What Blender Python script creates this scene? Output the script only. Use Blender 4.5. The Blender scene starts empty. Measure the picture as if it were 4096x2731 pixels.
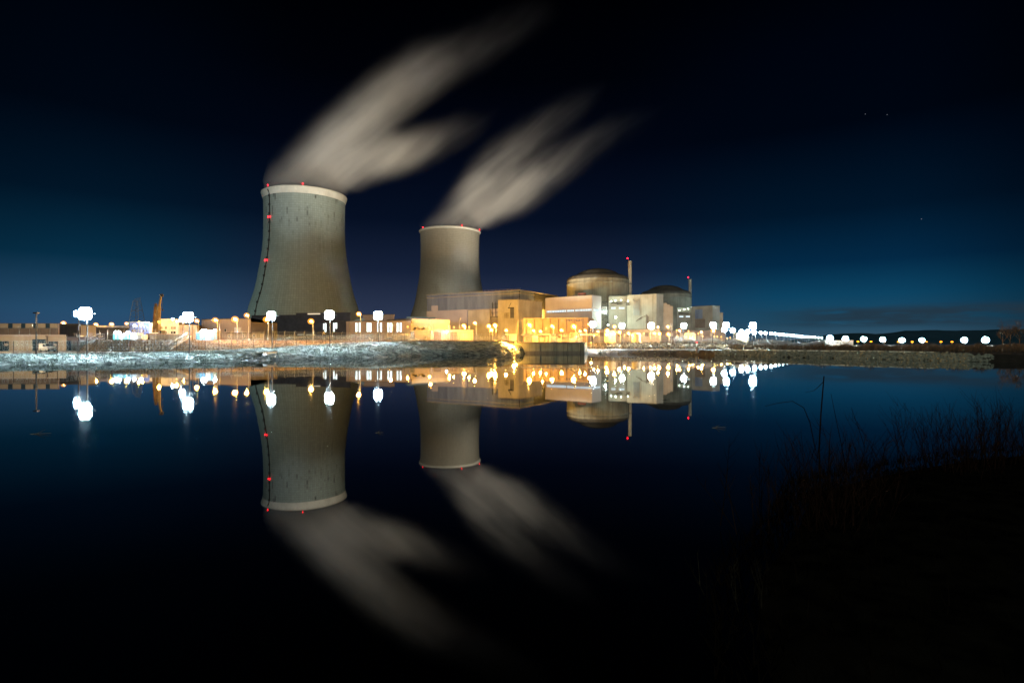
import bpy, bmesh, math, random
from mathutils import Vector, Matrix
R = random.Random(7)
rad = math.radians
SC = bpy.context.scene
COL = SC.collection

# ------------------------------------------------------------------ camera
HZ = 1378.0          # row of the horizon in the 4096 px wide photograph
F = 2275.0           # focal length in those pixels (20 mm on a 36 mm sensor)
EYE = 3.0
cam = bpy.data.objects.new('camera', bpy.data.cameras.new('camera'))
COL.objects.link(cam); SC.camera = cam
cam.location = (0, 0, EYE); cam.rotation_euler = (rad(90), 0, 0)
cam.data.sensor_width = 36; cam.data.lens = F / 4096 * 36
cam.data.shift_y = 12.5 / 4096
cam.data.clip_start = 0.1; cam.data.clip_end = 20000

# ------------------------------------------------------------------ render settings
SC.view_settings.view_transform = 'Standard'; SC.view_settings.look = 'None'
SC.view_settings.exposure = 0; SC.view_settings.gamma = 1
SC.render.engine = 'CYCLES'
cy = SC.cycles
cy.use_denoising = True
try: cy.denoiser = 'OPENIMAGEDENOISE'
except Exception: pass
cy.max_bounces = 7; cy.diffuse_bounces = 2; cy.glossy_bounces = 3; cy.transmission_bounces = 2
cy.volume_bounces = 4; cy.transparent_max_bounces = 12
cy.sample_clamp_indirect = 4.0
cy.caustics_reflective = False; cy.caustics_refractive = False
cy.use_light_tree = True
cy.volume_step_rate = 0.3; cy.volume_max_steps = 96

# ------------------------------------------------------------------ node helpers
class NT:
    def __init__(s, nt): s.nt = nt; s.n = nt.nodes; s.l = nt.links
    def new(s, t, **kw):
        n = s.n.new(t)
        for k, v in kw.items(): setattr(n, k, v)
        return n
    def put(s, sock, v):
        if isinstance(v, bpy.types.NodeSocket): s.l.new(v, sock)
        elif v is not None: sock.default_value = v
    def math(s, op, a, b=None, c=None, clamp=False):
        n = s.new('ShaderNodeMath', operation=op, use_clamp=clamp)
        s.put(n.inputs[0], a)
        if b is not None: s.put(n.inputs[1], b)
        if c is not None: s.put(n.inputs[2], c)
        return n.outputs[0]
    def ramp(s, f, stops, interp='LINEAR'):
        n = s.new('ShaderNodeValToRGB'); cr = n.color_ramp; cr.interpolation = interp
        while len(cr.elements) > 1: cr.elements.remove(cr.elements[-1])
        cr.elements[0].position = stops[0][0]; cr.elements[0].color = (*stops[0][1], 1)
        for p, c in stops[1:]:
            e = cr.elements.new(p); e.color = (*c, 1)
        s.put(n.inputs[0], f); return n.outputs[0]
    def mapr(s, v, a, b, c=0.0, d=1.0, smooth=False):
        n = s.new('ShaderNodeMapRange'); n.clamp = True
        if smooth: n.interpolation_type = 'SMOOTHSTEP'
        for i, x in enumerate((v, a, b, c, d)): s.put(n.inputs[i], x)
        return n.outputs[0]
    def mix(s, f, a, b, typ='MIX'):
        n = s.new('ShaderNodeMix', data_type='RGBA', blend_type=typ)
        s.put(n.inputs[0], f)
        s.put(n.inputs[6], (*a, 1) if isinstance(a, tuple) and len(a) == 3 else a)
        s.put(n.inputs[7], (*b, 1) if isinstance(b, tuple) and len(b) == 3 else b)
        return n.outputs[2]
    def sep(s, v):
        n = s.new('ShaderNodeSeparateXYZ'); s.put(n.inputs[0], v); return n.outputs
    def comb(s, x, y, z):
        n = s.new('ShaderNodeCombineXYZ')
        for i, v in enumerate((x, y, z)): s.put(n.inputs[i], v)
        return n.outputs[0]
    def noise(s, vec, scale=1.0, detail=3.0, rough=0.55):
        n = s.new('ShaderNodeTexNoise'); s.put(n.inputs['Vector'], vec)
        n.inputs['Scale'].default_value = scale; n.inputs['Detail'].default_value = detail
        n.inputs['Roughness'].default_value = rough
        return n.outputs[0]
    def vmul(s, v, t):
        n = s.new('ShaderNodeVectorMath', operation='MULTIPLY'); s.put(n.inputs[0], v); n.inputs[1].default_value = t
        return n.outputs[0]
    def curve(s, f, pts):
        n = s.new('ShaderNodeFloatCurve'); c = n.mapping.curves[0]
        while len(c.points) < len(pts): c.points.new(.5, .5)
        for p, (x, y) in zip(c.points, pts): p.location = (x, y)
        n.mapping.use_clip = True; n.mapping.update()
        s.put(n.inputs['Value'], f); return n.outputs[0]

# ------------------------------------------------------------------ sky
world = bpy.data.worlds.new('World'); SC.world = world; world.use_nodes = True
w = NT(world.node_tree); w.n.clear()
tc = w.new('ShaderNodeTexCoord').outputs['Generated']
x, y, z = w.sep(tc)
el = w.math('ABSOLUTE', z)
centre = w.ramp(el, [(0.0, (.042, .054, .092)), (.06, (.023, .035, .074)), (.125, (.0080, .0150, .040)), (.21, (.0017, .0048, .016)),
                     (.32, (.0004, .0016, .0060)), (.42, (.0001, .0005, .002)), (.52, (0, .0001, .0006)), (.7, (0, 0, .0004))])
east = w.ramp(el, [(0.0, (.045, .085, .12)), (.035, (.013, .070, .130)), (.075, (.004, .055, .120)), (.125, (.001, .022, .060)), (.2, (.0003, .0080, .023)),
                   (.32, (0, .0016, .0055)), (.42, (0, .0010, .004)), (.52, (0, .0002, .001)), (.7, (0, 0, .0002))])
az = w.math('ARCTAN2', x, y)
side = w.mapr(az, .12, .46, smooth=True)
sky = w.mix(side, centre, east)
west = w.ramp(el, [(0.0, (.03, .075, .16)), (.05, (.02, .075, .155)), (.125, (.002, .027, .060)), (.21, (.0005, .0080, .021)),
                   (.32, (.0001, .0020, .0060)), (.42, (0, .0012, .004)), (.52, (0, .0003, .001)), (.7, (0, 0, .0002))])
sky = w.mix(w.mapr(az, -.30, -.62, smooth=True), sky, west)
# darker to the far east
fall = w.mapr(az, .58, .80, 1.0, .42, smooth=True)
fall = w.math('MULTIPLY', fall, w.mapr(az, -.62, -.85, 1.0, .7, smooth=True))
sky = w.mix(1.0, sky, w.comb(fall, fall, fall), 'MULTIPLY')
# low cloud bank in the east
cv = w.comb(w.math('MULTIPLY', az, 5.0), w.math('MULTIPLY', el, 42.0), 3.7)
cn = w.noise(cv, 1.6, 5, .55)
band = w.math('MULTIPLY', w.mapr(el, .0225, .033, smooth=True), w.mapr(w.math('ADD', el, w.math('MULTIPLY', cn, .022)), .073, .060, smooth=True))
cl = w.math('MULTIPLY', band, w.mapr(cn, .34, .55, smooth=True))
cl = w.math('MULTIPLY', cl, w.mapr(az, .36, .55, smooth=True))
sky = w.mix(w.math('MULTIPLY', cl, .82), sky, (.017, .033, .050))
# a few faint stars
vo = w.new('ShaderNodeTexVoronoi'); vo.feature = 'F1'; w.put(vo.inputs['Vector'], tc); vo.inputs['Scale'].default_value = 26
st = w.math('MULTIPLY', w.mapr(vo.outputs['Distance'], .020, .012), w.mapr(el, .05, .2))
st = w.math('MULTIPLY', st, w.math('MULTIPLY', w.sep(vo.outputs['Color'])[0], w.math('GREATER_THAN', w.sep(vo.outputs['Color'])[1], .55)))
sky = w.mix(w.math('MULTIPLY', st, .22), sky, (.75, .8, 1.0))
bg = w.new('ShaderNodeBackground'); w.put(bg.inputs[0], sky); bg.inputs[1].default_value = 1.0
w.l.new(bg.outputs[0], w.new('ShaderNodeOutputWorld').inputs[0])

# added fill light: the one sun lamp, weak, from behind the camera's left shoulder
FILL = .52
sun = bpy.data.lights.new('fill_sun', 'SUN'); sun.energy = FILL; sun.angle = rad(.6); sun.color = (.96, .97, .88)
so = bpy.data.objects.new('fill_sun', sun); COL.objects.link(so); so.location = (0, -50, 80)
so.rotation_euler = Vector((.42, .80, -.42)).to_track_quat('-Z', 'Y').to_euler()

# ------------------------------------------------------------------ geometry helpers
def X(px, d): return (px - 2048) * d / F
def Zy(py, d): return EYE + (HZ - py) * d / F
def P(px, py, d): return Vector((X(px, d), d, Zy(py, d)))

class MB:
    def __init__(s): s.v = []; s.f = []
    def add(s, vs, fs):
        b = len(s.v); s.v += [tuple(p) for p in vs]; s.f += [tuple(i + b for i in f) for f in fs]; return s
    def box(s, x0, x1, y0, y1, z0, z1):
        vs = [(x, y, z) for z in (z0, z1) for y in (y0, y1) for x in (x0, x1)]
        return s.add(vs, [(0, 2, 3, 1), (4, 5, 7, 6), (0, 1, 5, 4), (2, 6, 7, 3), (0, 4, 6, 2), (1, 3, 7, 5)])
    def prism(s, pts, z0, z1):
        n = len(pts)
        vs = [(p[0], p[1], z0) for p in pts] + [(p[0], p[1], z1) for p in pts]
        return s.add(vs, [tuple(range(n))[::-1], tuple(range(n, 2 * n))] + [(i, (i + 1) % n, n + (i + 1) % n, n + i) for i in range(n)])
    def bar(s, a, b, t, t2=None, n=4, up=None):
        a = Vector(a); b = Vector(b); d = b - a
        if d.length < 1e-6: return s
        d.normalize(); u = Vector((0, 0, 1)) if abs(d.z) < .95 else Vector((1, 0, 0))
        p = d.cross(u).normalized(); q = d.cross(p).normalized(); t2 = t if t2 is None else t2
        vs = []
        for c, r in ((a, t), (b, t2)):
            for k in range(n):
                an = 2 * math.pi * (k + .5) / n
                vs.append(c + p * math.cos(an) * r + q * math.sin(an) * r)
        return s.add(vs, [tuple(range(n))[::-1], tuple(range(n, 2 * n))] + [(i, (i + 1) % n, n + (i + 1) % n, n + i) for i in range(n)])
    def lathe(s, prof, c=(0, 0, 0), n=24, cap=True, a0=0, a1=2 * math.pi):
        full = abs(a1 - a0 - 2 * math.pi) < 1e-6
        m = n if full else n + 1
        vs = []
        for r, z in prof:
            for k in range(m):
                a = a0 + (a1 - a0) * k / n
                vs.append((c[0] + r * math.cos(a), c[1] + r * math.sin(a), c[2] + z))
        fs = []
        for j in range(len(prof) - 1):
            for k in range(n):
                k2 = (k + 1) % m
                fs.append((j * m + k, j * m + k2, (j + 1) * m + k2, (j + 1) * m + k))
        if cap:
            fs.append(tuple(range(m))[::-1]); fs.append(tuple(range((len(prof) - 1) * m, len(prof) * m)))
        return s.add(vs, fs)
    def tube(s, pts, r, n=4, r2=None):
        pts = [Vector(p) for p in pts]; r2 = r if r2 is None else r2
        vs = []; N = len(pts); pv = None
        for i, p in enumerate(pts):
            d = (pts[min(i + 1, N - 1)] - pts[max(i - 1, 0)]).normalized()
            if pv is None: pv = d.cross(Vector((0, 0, 1)) if abs(d.z) < .9 else Vector((1, 0, 0))).normalized()
            a = (pv - d * pv.dot(d)).normalized(); b = d.cross(a); pv = a
            rr = r + (r2 - r) * i / max(1, N - 1)
            for k in range(n):
                an = 2 * math.pi * k / n; vs.append(p + a * math.cos(an) * rr + b * math.sin(an) * rr)
        fs = [tuple(range(n))[::-1], tuple(range((N - 1) * n, N * n))]
        for i in range(N - 1):
            for k in range(n): fs.append((i * n + k, i * n + (k + 1) % n, (i + 1) * n + (k + 1) % n, (i + 1) * n + k))
        return s.add(vs, fs)
    def sphere(s, c, r, n=10, m=6, sz=1.0, sx=1.0, sy=1.0):
        prof = [(max(.02, math.sin(math.pi * i / m)) * r, -math.cos(math.pi * i / m) * r * sz) for i in range(m + 1)]
        b = len(s.v); s.lathe(prof, (0, 0, 0), n)
        for i in range(b, len(s.v)):
            q = s.v[i]; s.v[i] = (q[0] * sx + c[0], q[1] * sy + c[1], q[2] + c[2])
        return s
    def rib(s, p0, p1, z0, z1, out, step, wid, dep):
        """vertical ribs along a wall from p0 to p1, standing proud along out"""
        p0 = Vector((p0[0], p0[1])); p1 = Vector((p1[0], p1[1])); L = (p1 - p0).length; d = (p1 - p0) / L
        o = Vector((out[0], out[1])); k = step / 2
        while k + wid < L:
            a = p0 + d * k; b = p0 + d * (k + wid)
            s.prism([a + o * .004, b + o * .004, b + o * dep, a + o * dep], z0, z1); k += step
        return s
    def mesh(s, name, m, smooth=False):
        me = bpy.data.meshes.new(name); me.from_pydata(s.v, [], s.f)
        for mm in (m if isinstance(m, (list, tuple)) else [m]): me.materials.append(mm)
        if smooth: me.shade_smooth()
        me.update(); return me
    def obj(s, name, m, parent=None, loc=None, smooth=False):
        o = bpy.data.objects.new(name, s.mesh(name, m, smooth)); COL.objects.link(o)
        if loc is not None:
            me = o.data; me.transform(Matrix.Translation(-Vector(loc))); o.location = loc
        if parent is not None:
            o.parent = parent
            o.matrix_parent_inverse = Matrix.Translation(-Vector(parent.location)) if parent.type == 'EMPTY' and parent.rotation_euler.z == 0 else parent.matrix_basis.inverted()
        return o

def tag(o, label, cat=None, group=None, kind=None):
    if label: o['label'] = label
    if cat: o['category'] = cat
    if group: o['group'] = group
    if kind: o['kind'] = kind
    return o
def thing(name, loc, label, cat, group=None):
    o = bpy.data.objects.new(name, None); COL.objects.link(o); o.location = loc; o.empty_display_size = .5
    return tag(o, label, cat, group)

# ------------------------------------------------------------------ materials
def mat(name, c1, c2=None, scale=.3, rough=.75, bump=0.0, bscale=None, stretch=(1, 1, 1), metal=0.0, detail=5, lo=.35, hi=.65, streak=0.0, space='Object', spec=.35):
    m = bpy.data.materials.new(name); m.use_nodes = True; t = NT(m.node_tree)
    bs = t.n['Principled BSDF']; co = t.new('ShaderNodeTexCoord').outputs['Object']
    if c2 is None: c2 = tuple(v * .75 for v in c1)
    nz = t.noise(t.vmul(co, stretch), scale, detail)
    col = t.mix(t.mapr(nz, lo, hi), c2, c1)
    if streak > 0:
        s1 = t.noise(t.vmul(co, (.55, .55, .03)), 1.4, 4, .6)
        s2 = t.noise(t.vmul(co, (2.2, 2.2, .06)), 1.0, 3, .6)
        f = t.math('MULTIPLY', t.mapr(s1, .45, .70), t.mapr(s2, .35, .6))
        col = t.mix(t.math('MULTIPLY', f, streak), col, tuple(v * .28 for v in c1))
    t.put(bs.inputs['Base Color'], col); bs.inputs['Roughness'].default_value = rough; bs.inputs['Metallic'].default_value = metal
    bs.inputs['Specular IOR Level'].default_value = spec
    if bump > 0:
        b = t.new('ShaderNodeBump'); b.inputs['Distance'].default_value = bump
        t.put(b.inputs['Height'], t.noise(co, bscale or scale * 4, 4)); t.put(bs.inputs['Normal'], b.outputs[0])
    return m
def emit(name, c, s, through=False):
    m = bpy.data.materials.new(name); m.use_nodes = True; t = NT(m.node_tree); t.n.clear()
    e = t.new('ShaderNodeEmission'); e.inputs[0].default_value = (*c, 1); e.inputs[1].default_value = s
    o = t.new('ShaderNodeOutputMaterial')
    if through:
        a = t.new('ShaderNodeAddShader'); tr = t.new('ShaderNodeBsdfTransparent')
        t.l.new(e.outputs[0], a.inputs[0]); t.l.new(tr.outputs[0], a.inputs[1]); t.l.new(a.outputs[0], o.inputs[0])
        m.cycles.emission_sampling = 'NONE'
    else: t.l.new(e.outputs[0], o.inputs[0])
    return m

GOLD = (1.0, .47, .065); COOL = (.66, .90, 1.0); WARMW = (1.0, .78, .5); GREENW = (.80, 1.0, .80); RED = (1.0, .006, .014); AMBER = (1.0, .36, .012)
M = dict(
    conc=mat('concrete_pale', (.36, .345, .29), (.27, .255, .215), .12, .85, .02, 3, streak=.35),
    concd=mat('concrete_weathered', (.30, .28, .23), (.21, .19, .155), .16, .9, .03, 2, streak=.75),
    concw=mat('white_panel', (.40, .375, .39), (.33, .31, .325), .08, .6, streak=.12),
    pink=mat('pinkish_render', (.45, .38, .35), (.38, .32, .29), .1, .8, streak=.2),
    beige=mat('beige_block', (.40, .33, .25), (.32, .26, .20), .2, .85, .02, 4, streak=.3),
    brown=mat('brown_brick', (.20, .15, .125), (.15, .115, .10), .4, .9, .02, 6, streak=.25),
    cream=mat('cream_render', (.46, .38, .23), (.40, .32, .19), .15, .8, streak=.2),
    darkc=mat('dark_cladding', (.075, .08, .098), (.05, .054, .066), .3, .6, streak=.3),
    steelc=mat('grey_ribbed_cladding', (.24, .31, .44), (.17, .22, .33), .25, .5, metal=.2, stretch=(1, 1, .15), streak=.3),
    ribgap=mat('cladding_trough', (.05, .055, .065), None, .3, .7),
    white=mat('white_paint', (.68, .70, .70), (.58, .60, .61), .2, .5, streak=.12),
    blue=mat('blue_lit_wall', (.22, .30, .62), (.18, .25, .54), .2, .5, streak=.1),  # blue of the lamp light is put into this wall colour
    dblue=mat('dark_blue_door', (.015, .045, .075), (.012, .035, .06), .5, .5),
    turq=mat('turquoise_paint', (.10, .42, .46), (.08, .34, .38), .4, .5, streak=.2),
    cblue=mat('container_blue', (.10, .30, .50), (.08, .24, .42), .4, .5, streak=.2),
    roof=mat('roof_membrane', (.12, .12, .12), (.08, .08, .08), .3, .9),
    metal=mat('galvanised_steel', (.34, .33, .31), (.26, .26, .25), 2, .45, metal=.5),
    dark=mat('dark_steel', (.03, .032, .035), (.02, .02, .022), 2, .5, metal=.3),
    wire=mat('fence_wire', (.40, .45, .47), (.30, .34, .36), 3, .4, metal=.4),
    coil=mat('razor_wire', (.55, .60, .62), (.42, .48, .50), 3, .35, metal=.5),
    rust=mat('rusty_orange_steel', (.16, .10, .05), (.10, .06, .03), 1.0, .7, .01, 4),
    grass=mat('frosted_grass', (.34, .38, .34), (.030, .042, .042), .9, .9, .2, 3.0, stretch=(.55, 1.2, 1.5), detail=8, lo=.44, hi=.60),
    blade=mat('frosted_blades', (.46, .54, .50), (.05, .07, .07), .7, .9, lo=.35, hi=.65),
    dry=mat('dry_grass', (.22, .16, .085), (.08, .06, .035), .8, .95, .12, 3, lo=.38, hi=.62),
    bladed=mat('dry_blades', (.26, .19, .10), (.08, .06, .04), .7, .95),
    yard=mat('yard_gravel', (.16, .13, .10), (.10, .085, .07), .4, .95, .04, 3),
    scrub=mat('bare_scrub', (.085, .062, .042), (.035, .028, .02), .5, .95),
    frost=mat('frosted_scrub', (.50, .55, .58), (.28, .31, .34), .5, .95),
    rock=mat('pale_rock', (.30, .32, .26), (.10, .11, .085), 1.8, .9, .05, 6, lo=.3, hi=.7),
    mud=mat('wet_mud', (.045, .04, .032), (.025, .022, .018), 1.0, .7, .05, 5),
    slab=mat('kerb_concrete', (.78, .79, .66), (.68, .70, .58), .5, .85),
    twig=mat('brown_twigs', (.10, .055, .035), (.045, .028, .02), 3, .9),
    twigp=mat('pale_twig', (.20, .15, .11), (.11, .08, .06), 3, .8),
    earth=mat('dark_earth', (.012, .010, .008), (.006, .005, .004), 1.2, 1.0, .05, 6, spec=.05),
    hill=mat('wooded_hill_hazed', (.05, .13, .19), (.035, .10, .14), .004, 1.0, spec=.0),  # blue of the distance haze is mixed into the base colour
    crane=mat('crane_yellow', (.20, .14, .05), (.10, .075, .04), .8, .5, streak=.3),
    van=mat('van_white_paint', (.78, .72, .60), (.72, .66, .55), 1.5, .3),
    glassd=mat('dark_glass', (.02, .03, .04), None, 1, .15, spec=.6),
    tyre=mat('tyre_rubber', (.015, .015, .015), None, 2, .9),
    lwin=emit('lit_window_cool', (.80, .95, 1.0), 1.15),
    lwinh=emit('lit_window_bright', (.86, 1.0, .96), 2.6),
    lwinw=emit('lit_window_warm', (1.0, .82, .55), 1.0),
    lwinlow=emit('lit_window_dim', (.35, .40, .34), .35),
)
LENS = {}
def lens(c, s):
    k = (c, s)
    if k not in LENS: LENS[k] = emit('lamp_glow', c, s, True)
    return LENS[k]

# cooling tower concrete: formwork lifts and meridian joints, stains that run down
def tower_mat(name, c1, c2, lift, nmer, stain, top):
    m = bpy.data.materials.new(name); m.use_nodes = True; t = NT(m.node_tree); bs = t.n['Principled BSDF']
    co = t.new('ShaderNodeTexCoord').outputs['Object']; x, y, z = t.sep(co)
    ang = t.math('ARCTAN2', y, x)
    u = t.math('MULTIPLY', ang, nmer / (2 * math.pi)); v = t.math('DIVIDE', z, lift)
    fu = t.math('ABSOLUTE', t.math('SUBTRACT', t.math('FRACT', u), .5)); fv = t.math('ABSOLUTE', t.math('SUBTRACT', t.math('FRACT', v), .5))
    line = t.math('MAXIMUM', t.mapr(fu, .40, .5), t.mapr(fv, .38, .5))
    wn = t.new('ShaderNodeTexWhiteNoise'); wn.noise_dimensions = '2D'
    t.put(wn.inputs['Vector'], t.comb(t.math('FLOOR', u), t.math('FLOOR', v), 0))
    wcol = t.new('ShaderNodeTexWhiteNoise'); wcol.noise_dimensions = '1D'; t.put(wcol.inputs['W'], t.math('FLOOR', u))
    big = t.noise(co, .03, 4)
    f = t.math('ADD', t.math('MULTIPLY', big, .7), t.math('MULTIPLY', wn.outputs[0], .22))
    f = t.math('ADD', f, t.math('MULTIPLY', wcol.outputs[0], .16))
    col = t.mix(t.mapr(f, .25, .85), c2, c1)
    lf = t.math('MULTIPLY', line, t.mapr(t.noise(co, .12, 3), .3, .7, .28, .75))
    col = t.mix(lf, col, tuple(a * .35 for a in c1))
    # run-down stains near the lip
    sv = t.comb(t.math('FLOOR', t.math('MULTIPLY', u, 1.0)), t.math('MULTIPLY', z, .035), 5.0)
    sn = t.noise(sv, 1.0, 3, .7)
    sf = t.math('MULTIPLY', t.mapr(sn, .54, .62), t.mapr(z, top - 70, top - 8, 0, 1))
    sf = t.math('MULTIPLY', sf, t.mapr(fu, .5, .25, 0, 1))
    col = t.mix(t.math('MULTIPLY', sf, stain), col, (.035, .035, .032))
    t.put(bs.inputs['Base Color'], col); bs.inputs['Roughness'].default_value = .9
    bs.inputs['Specular IOR Level'].default_value = .2
    return m
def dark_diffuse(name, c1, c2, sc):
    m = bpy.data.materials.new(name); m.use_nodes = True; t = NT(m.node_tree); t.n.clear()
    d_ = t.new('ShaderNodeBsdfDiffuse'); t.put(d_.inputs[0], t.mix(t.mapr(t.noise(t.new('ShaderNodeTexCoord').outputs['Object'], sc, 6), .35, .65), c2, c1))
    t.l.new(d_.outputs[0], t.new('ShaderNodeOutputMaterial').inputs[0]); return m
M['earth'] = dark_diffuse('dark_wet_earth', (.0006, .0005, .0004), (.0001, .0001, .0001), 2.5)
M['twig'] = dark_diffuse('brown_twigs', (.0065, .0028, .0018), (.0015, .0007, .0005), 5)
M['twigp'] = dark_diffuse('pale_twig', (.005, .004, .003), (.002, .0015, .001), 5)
M['tow1'] = tower_mat('cooling_tower_concrete', (.30, .365, .335), (.215, .255, .235), 2.3, 132, .8, 156)
M['tow2'] = tower_mat('cooling_tower_concrete_plain', (.34, .325, .27), (.27, .255, .21), 2.3, 132, .0, 156)
M['rim'] = mat('rim_concrete', (.60, .60, .53), (.50, .50, .44), .1, .8, streak=.25)
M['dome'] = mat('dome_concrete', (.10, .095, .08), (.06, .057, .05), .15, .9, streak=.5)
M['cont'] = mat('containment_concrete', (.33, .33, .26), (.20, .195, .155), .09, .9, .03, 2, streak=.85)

# water
wm = bpy.data.materials.new('still_water'); wm.use_nodes = True; t = NT(wm.node_tree); t.n.clear()
gl = t.new('ShaderNodeBsdfGlossy'); gl.inputs['Roughness'].default_value = .018; gl.inputs['Color'].default_value = (.94, .97, 1, 1)
df = t.new('ShaderNodeBsdfDiffuse'); df.inputs['Color'].default_value = (.00002, .00003, .00004, 1)
fr = t.new('ShaderNodeFresnel'); fr.inputs['IOR'].default_value = 1.5
bp = t.new('ShaderNodeBump'); bp.inputs['Distance'].default_value = .010; bp.inputs['Strength'].default_value = .25
wc = t.new('ShaderNodeTexCoord').outputs['Object']
t.put(bp.inputs['Height'], t.noise(wc, .30, 2, .45)); t.put(gl.inputs['Normal'], bp.outputs[0])
mx = t.new('ShaderNodeMixShader'); t.l.new(fr.outputs[0], mx.inputs[0]); t.l.new(df.outputs[0], mx.inputs[1]); t.l.new(gl.outputs[0], mx.inputs[2])
t.l.new(mx.outputs[0], t.new('ShaderNodeOutputMaterial').inputs[0])

# ------------------------------------------------------------------ terrain (plan profile along sight lines)
#  px : (under water)(water line)(bank)(bank top, fence)(toe)(terrace)(far)(horizon)
TC = [
 (-900, (60,-2.5),(73,0),(78,.9),(88,1.35),(150,1.4),(165,4.2)),
 (0,    (70,-2.5),(81,0),(86,.9),(97,1.35),(150,1.4),(165,4.2)),
 (300,  (74,-2.5),(85,0),(90,.95),(104,1.35),(150,1.4),(160,4.2)),
 (420,  (76,-2.5),(87,0),(92,.95),(109,1.38),(124,1.45),(142,4.2)),
 (500,  (78,-2.5),(88,0),(94,.95),(112,1.4),(122,1.5),(138,4.2)),
 (900,  (89,-2.5),(100,0),(106,1.2),(128,1.7),(133,1.8),(150,4.2)),
 (1050, (96,-2.5),(107,0),(113,1.0),(137,2.2),(141,2.3),(155,4.2)),
 (1300, (108,-2.5),(120,0),(127,1.3),(152,3.1),(157,3.3),(170,4.2)),
 (1500, (118,-2.5),(130,0),(138,1.6),(163,3.75),(170,3.9),(180,4.15)),
 (1700, (135,-2.5),(147,0),(153,1.5),(174,4.1),(180,4.1),(190,4.15)),
 (2000, (151,-2.5),(163,0),(168,1.3),(182,4.0),(185,4.05),(195,4.1)),
 (2065, (162,-2.5),(173,0),(179,1.2),(190,2.9),(192.4,3.8),(200,3.95)),
 (2100, (178,-2.5),(189,0),(191.2,.6),(192.4,3.7),(194,3.72),(200,3.8)),
 (2337, (182,-2.5),(190.5,0),(191.4,.5),(192.4,3.7),(194,3.72),(200,3.8)),
 (2350, (182,-2.5),(193,0),(199,1.15),(214,1.3),(222,1.4),(238,3.8)),
 (2700, (165,-2.5),(177,0),(182,1.25),(198,1.35),(206,1.4),(226,3.7)),
 (2900, (142,-2.5),(153,0),(156.6,1.35),(170,1.4),(190,1.5),(212,3.2)),
 (3100, (125,-2.5),(136,0),(139.6,1.4),(155,1.45),(180,1.55),(205,2.5)),
 (3500, (105,-2.5),(116,0),(119.4,1.4),(135,1.45),(165,1.5),(200,2.2)),
 (3873, (90,-2.5),(100,0),(103.2,1.28),(118,1.35),(150,1.45),(200,2.0)),
 (4300, (82,-2.5),(92,0),(96,1.2),(112,1.3),(145,1.4),(200,2.0)),
 (5200, (70,-2.5),(80,0),(84,1.2),(100,1.3),(135,1.4),(200,2.0)),
]
def prof(px):
    px = min(max(px, TC[0][0]), TC[-1][0])
    for a, b in zip(TC, TC[1:]):
        if a[0] <= px <= b[0]:
            f = (px - a[0]) / (b[0] - a[0])
            pr = [(p[0] + (q[0] - p[0]) * f, p[1] + (q[1] - p[1]) * f) for p, q in zip(a[1:], b[1:])]
            return pr + [(800, pr[-1][1]), (3500, pr[-1][1])]
def gz(px, d):
    pr = prof(px)
    for a, b in zip(pr, pr[1:]):
        if a[0] <= d <= b[0]: return a[1] + (b[1] - a[1]) * (d - a[0]) / (b[0] - a[0])
    return pr[-1][1]
def hnoise(x, y):
    return (math.sin(x * 1.3 + 1.7 * math.sin(y * .9)) * math.cos(y * 1.1 + 1.3 * math.sin(x * .7)) + .6 * math.sin(x * 3.1 + y * 2.3) * math.cos(y * 3.7 - x * 1.1)) / 1.6
def strip(name, i0, i1, subs, m, amp, pxs, label):
    mb = MB(); rows = []
    for px in pxs:
        pr = prof(px); col = []
        for k in range(i0, i1):
            a, b = pr[k], pr[k + 1]; n = subs[k - i0]
            for j in range(n): col.append((a[0] + (b[0] - a[0]) * j / n, a[1] + (b[1] - a[1]) * j / n))
        col.append(pr[i1]); rows.append((px, col))
    n = len(rows[0][1]); vs = []
    for px, col in rows:
        for j, (d, z) in enumerate(col):
            xx = X(px, d); e = min(1, j / 2, (n - 1 - j) / 2) if i0 > 0 else min(1, (n - 1 - j) / 2)
            am = amp if not (2090 < px < 2346) else 0
            vs.append((xx, d, z + am * e * hnoise(xx * 1.1, d * 1.1)))
    fs = [(i * n + j, (i + 1) * n + j, (i + 1) * n + j + 1, i * n + j + 1) for i in range(len(rows) - 1) for j in range(n - 1)]
    mb.add(vs, fs); return tag(mb.obj(name, m, smooth=True), label, kind='structure')
PXS = list(range(-900, 5201, 12)) + [2100, 2337, 2350]; PXS = sorted(set(PXS))
L = lambda a, b: [p for p in PXS if a <= p <= b]
strip('river_bank', 0, 3, (3, 6, 8), M['grass'], .16, L(-900, 2100), 'frost pale grass bank sloping into the water below the fence')
strip('quay_ground', 0, 3, (1, 1, 1), M['conc'], 0, L(2100, 2350), 'concrete deck edge on top of the quay wall')
strip('far_bank', 0, 3, (3, 6, 6), M['mud'], .10, L(2350, 5200), 'low muddy bank along the far water line')
strip('yard_ground', 3, 4, (4,), M['yard'], .03, L(-900, 2350), 'gravel service road behind the fence')
strip('shore_path', 3, 4, (5,), M['mud'], .08, L(2350, 5200), 'dark terrace behind the stone revetment')
strip('embankment', 4, 5, (7,), M['dry'], .14, L(-900, 5200), 'dry grass slope rising to the plant terrace')
strip('ground', 5, 7, (6, 4), M['yard'], 0, L(-900, 5200), 'gravel terrace of the power plant')
wb = MB().add([(-3800, -60, 0), (3800, -60, 0), (3800, 400, 0), (-3800, 400, 0)], [(0, 1, 2, 3)])
tag(wb.obj('water', wm), 'still dark water of the basin mirroring the plant', kind='structure')

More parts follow.
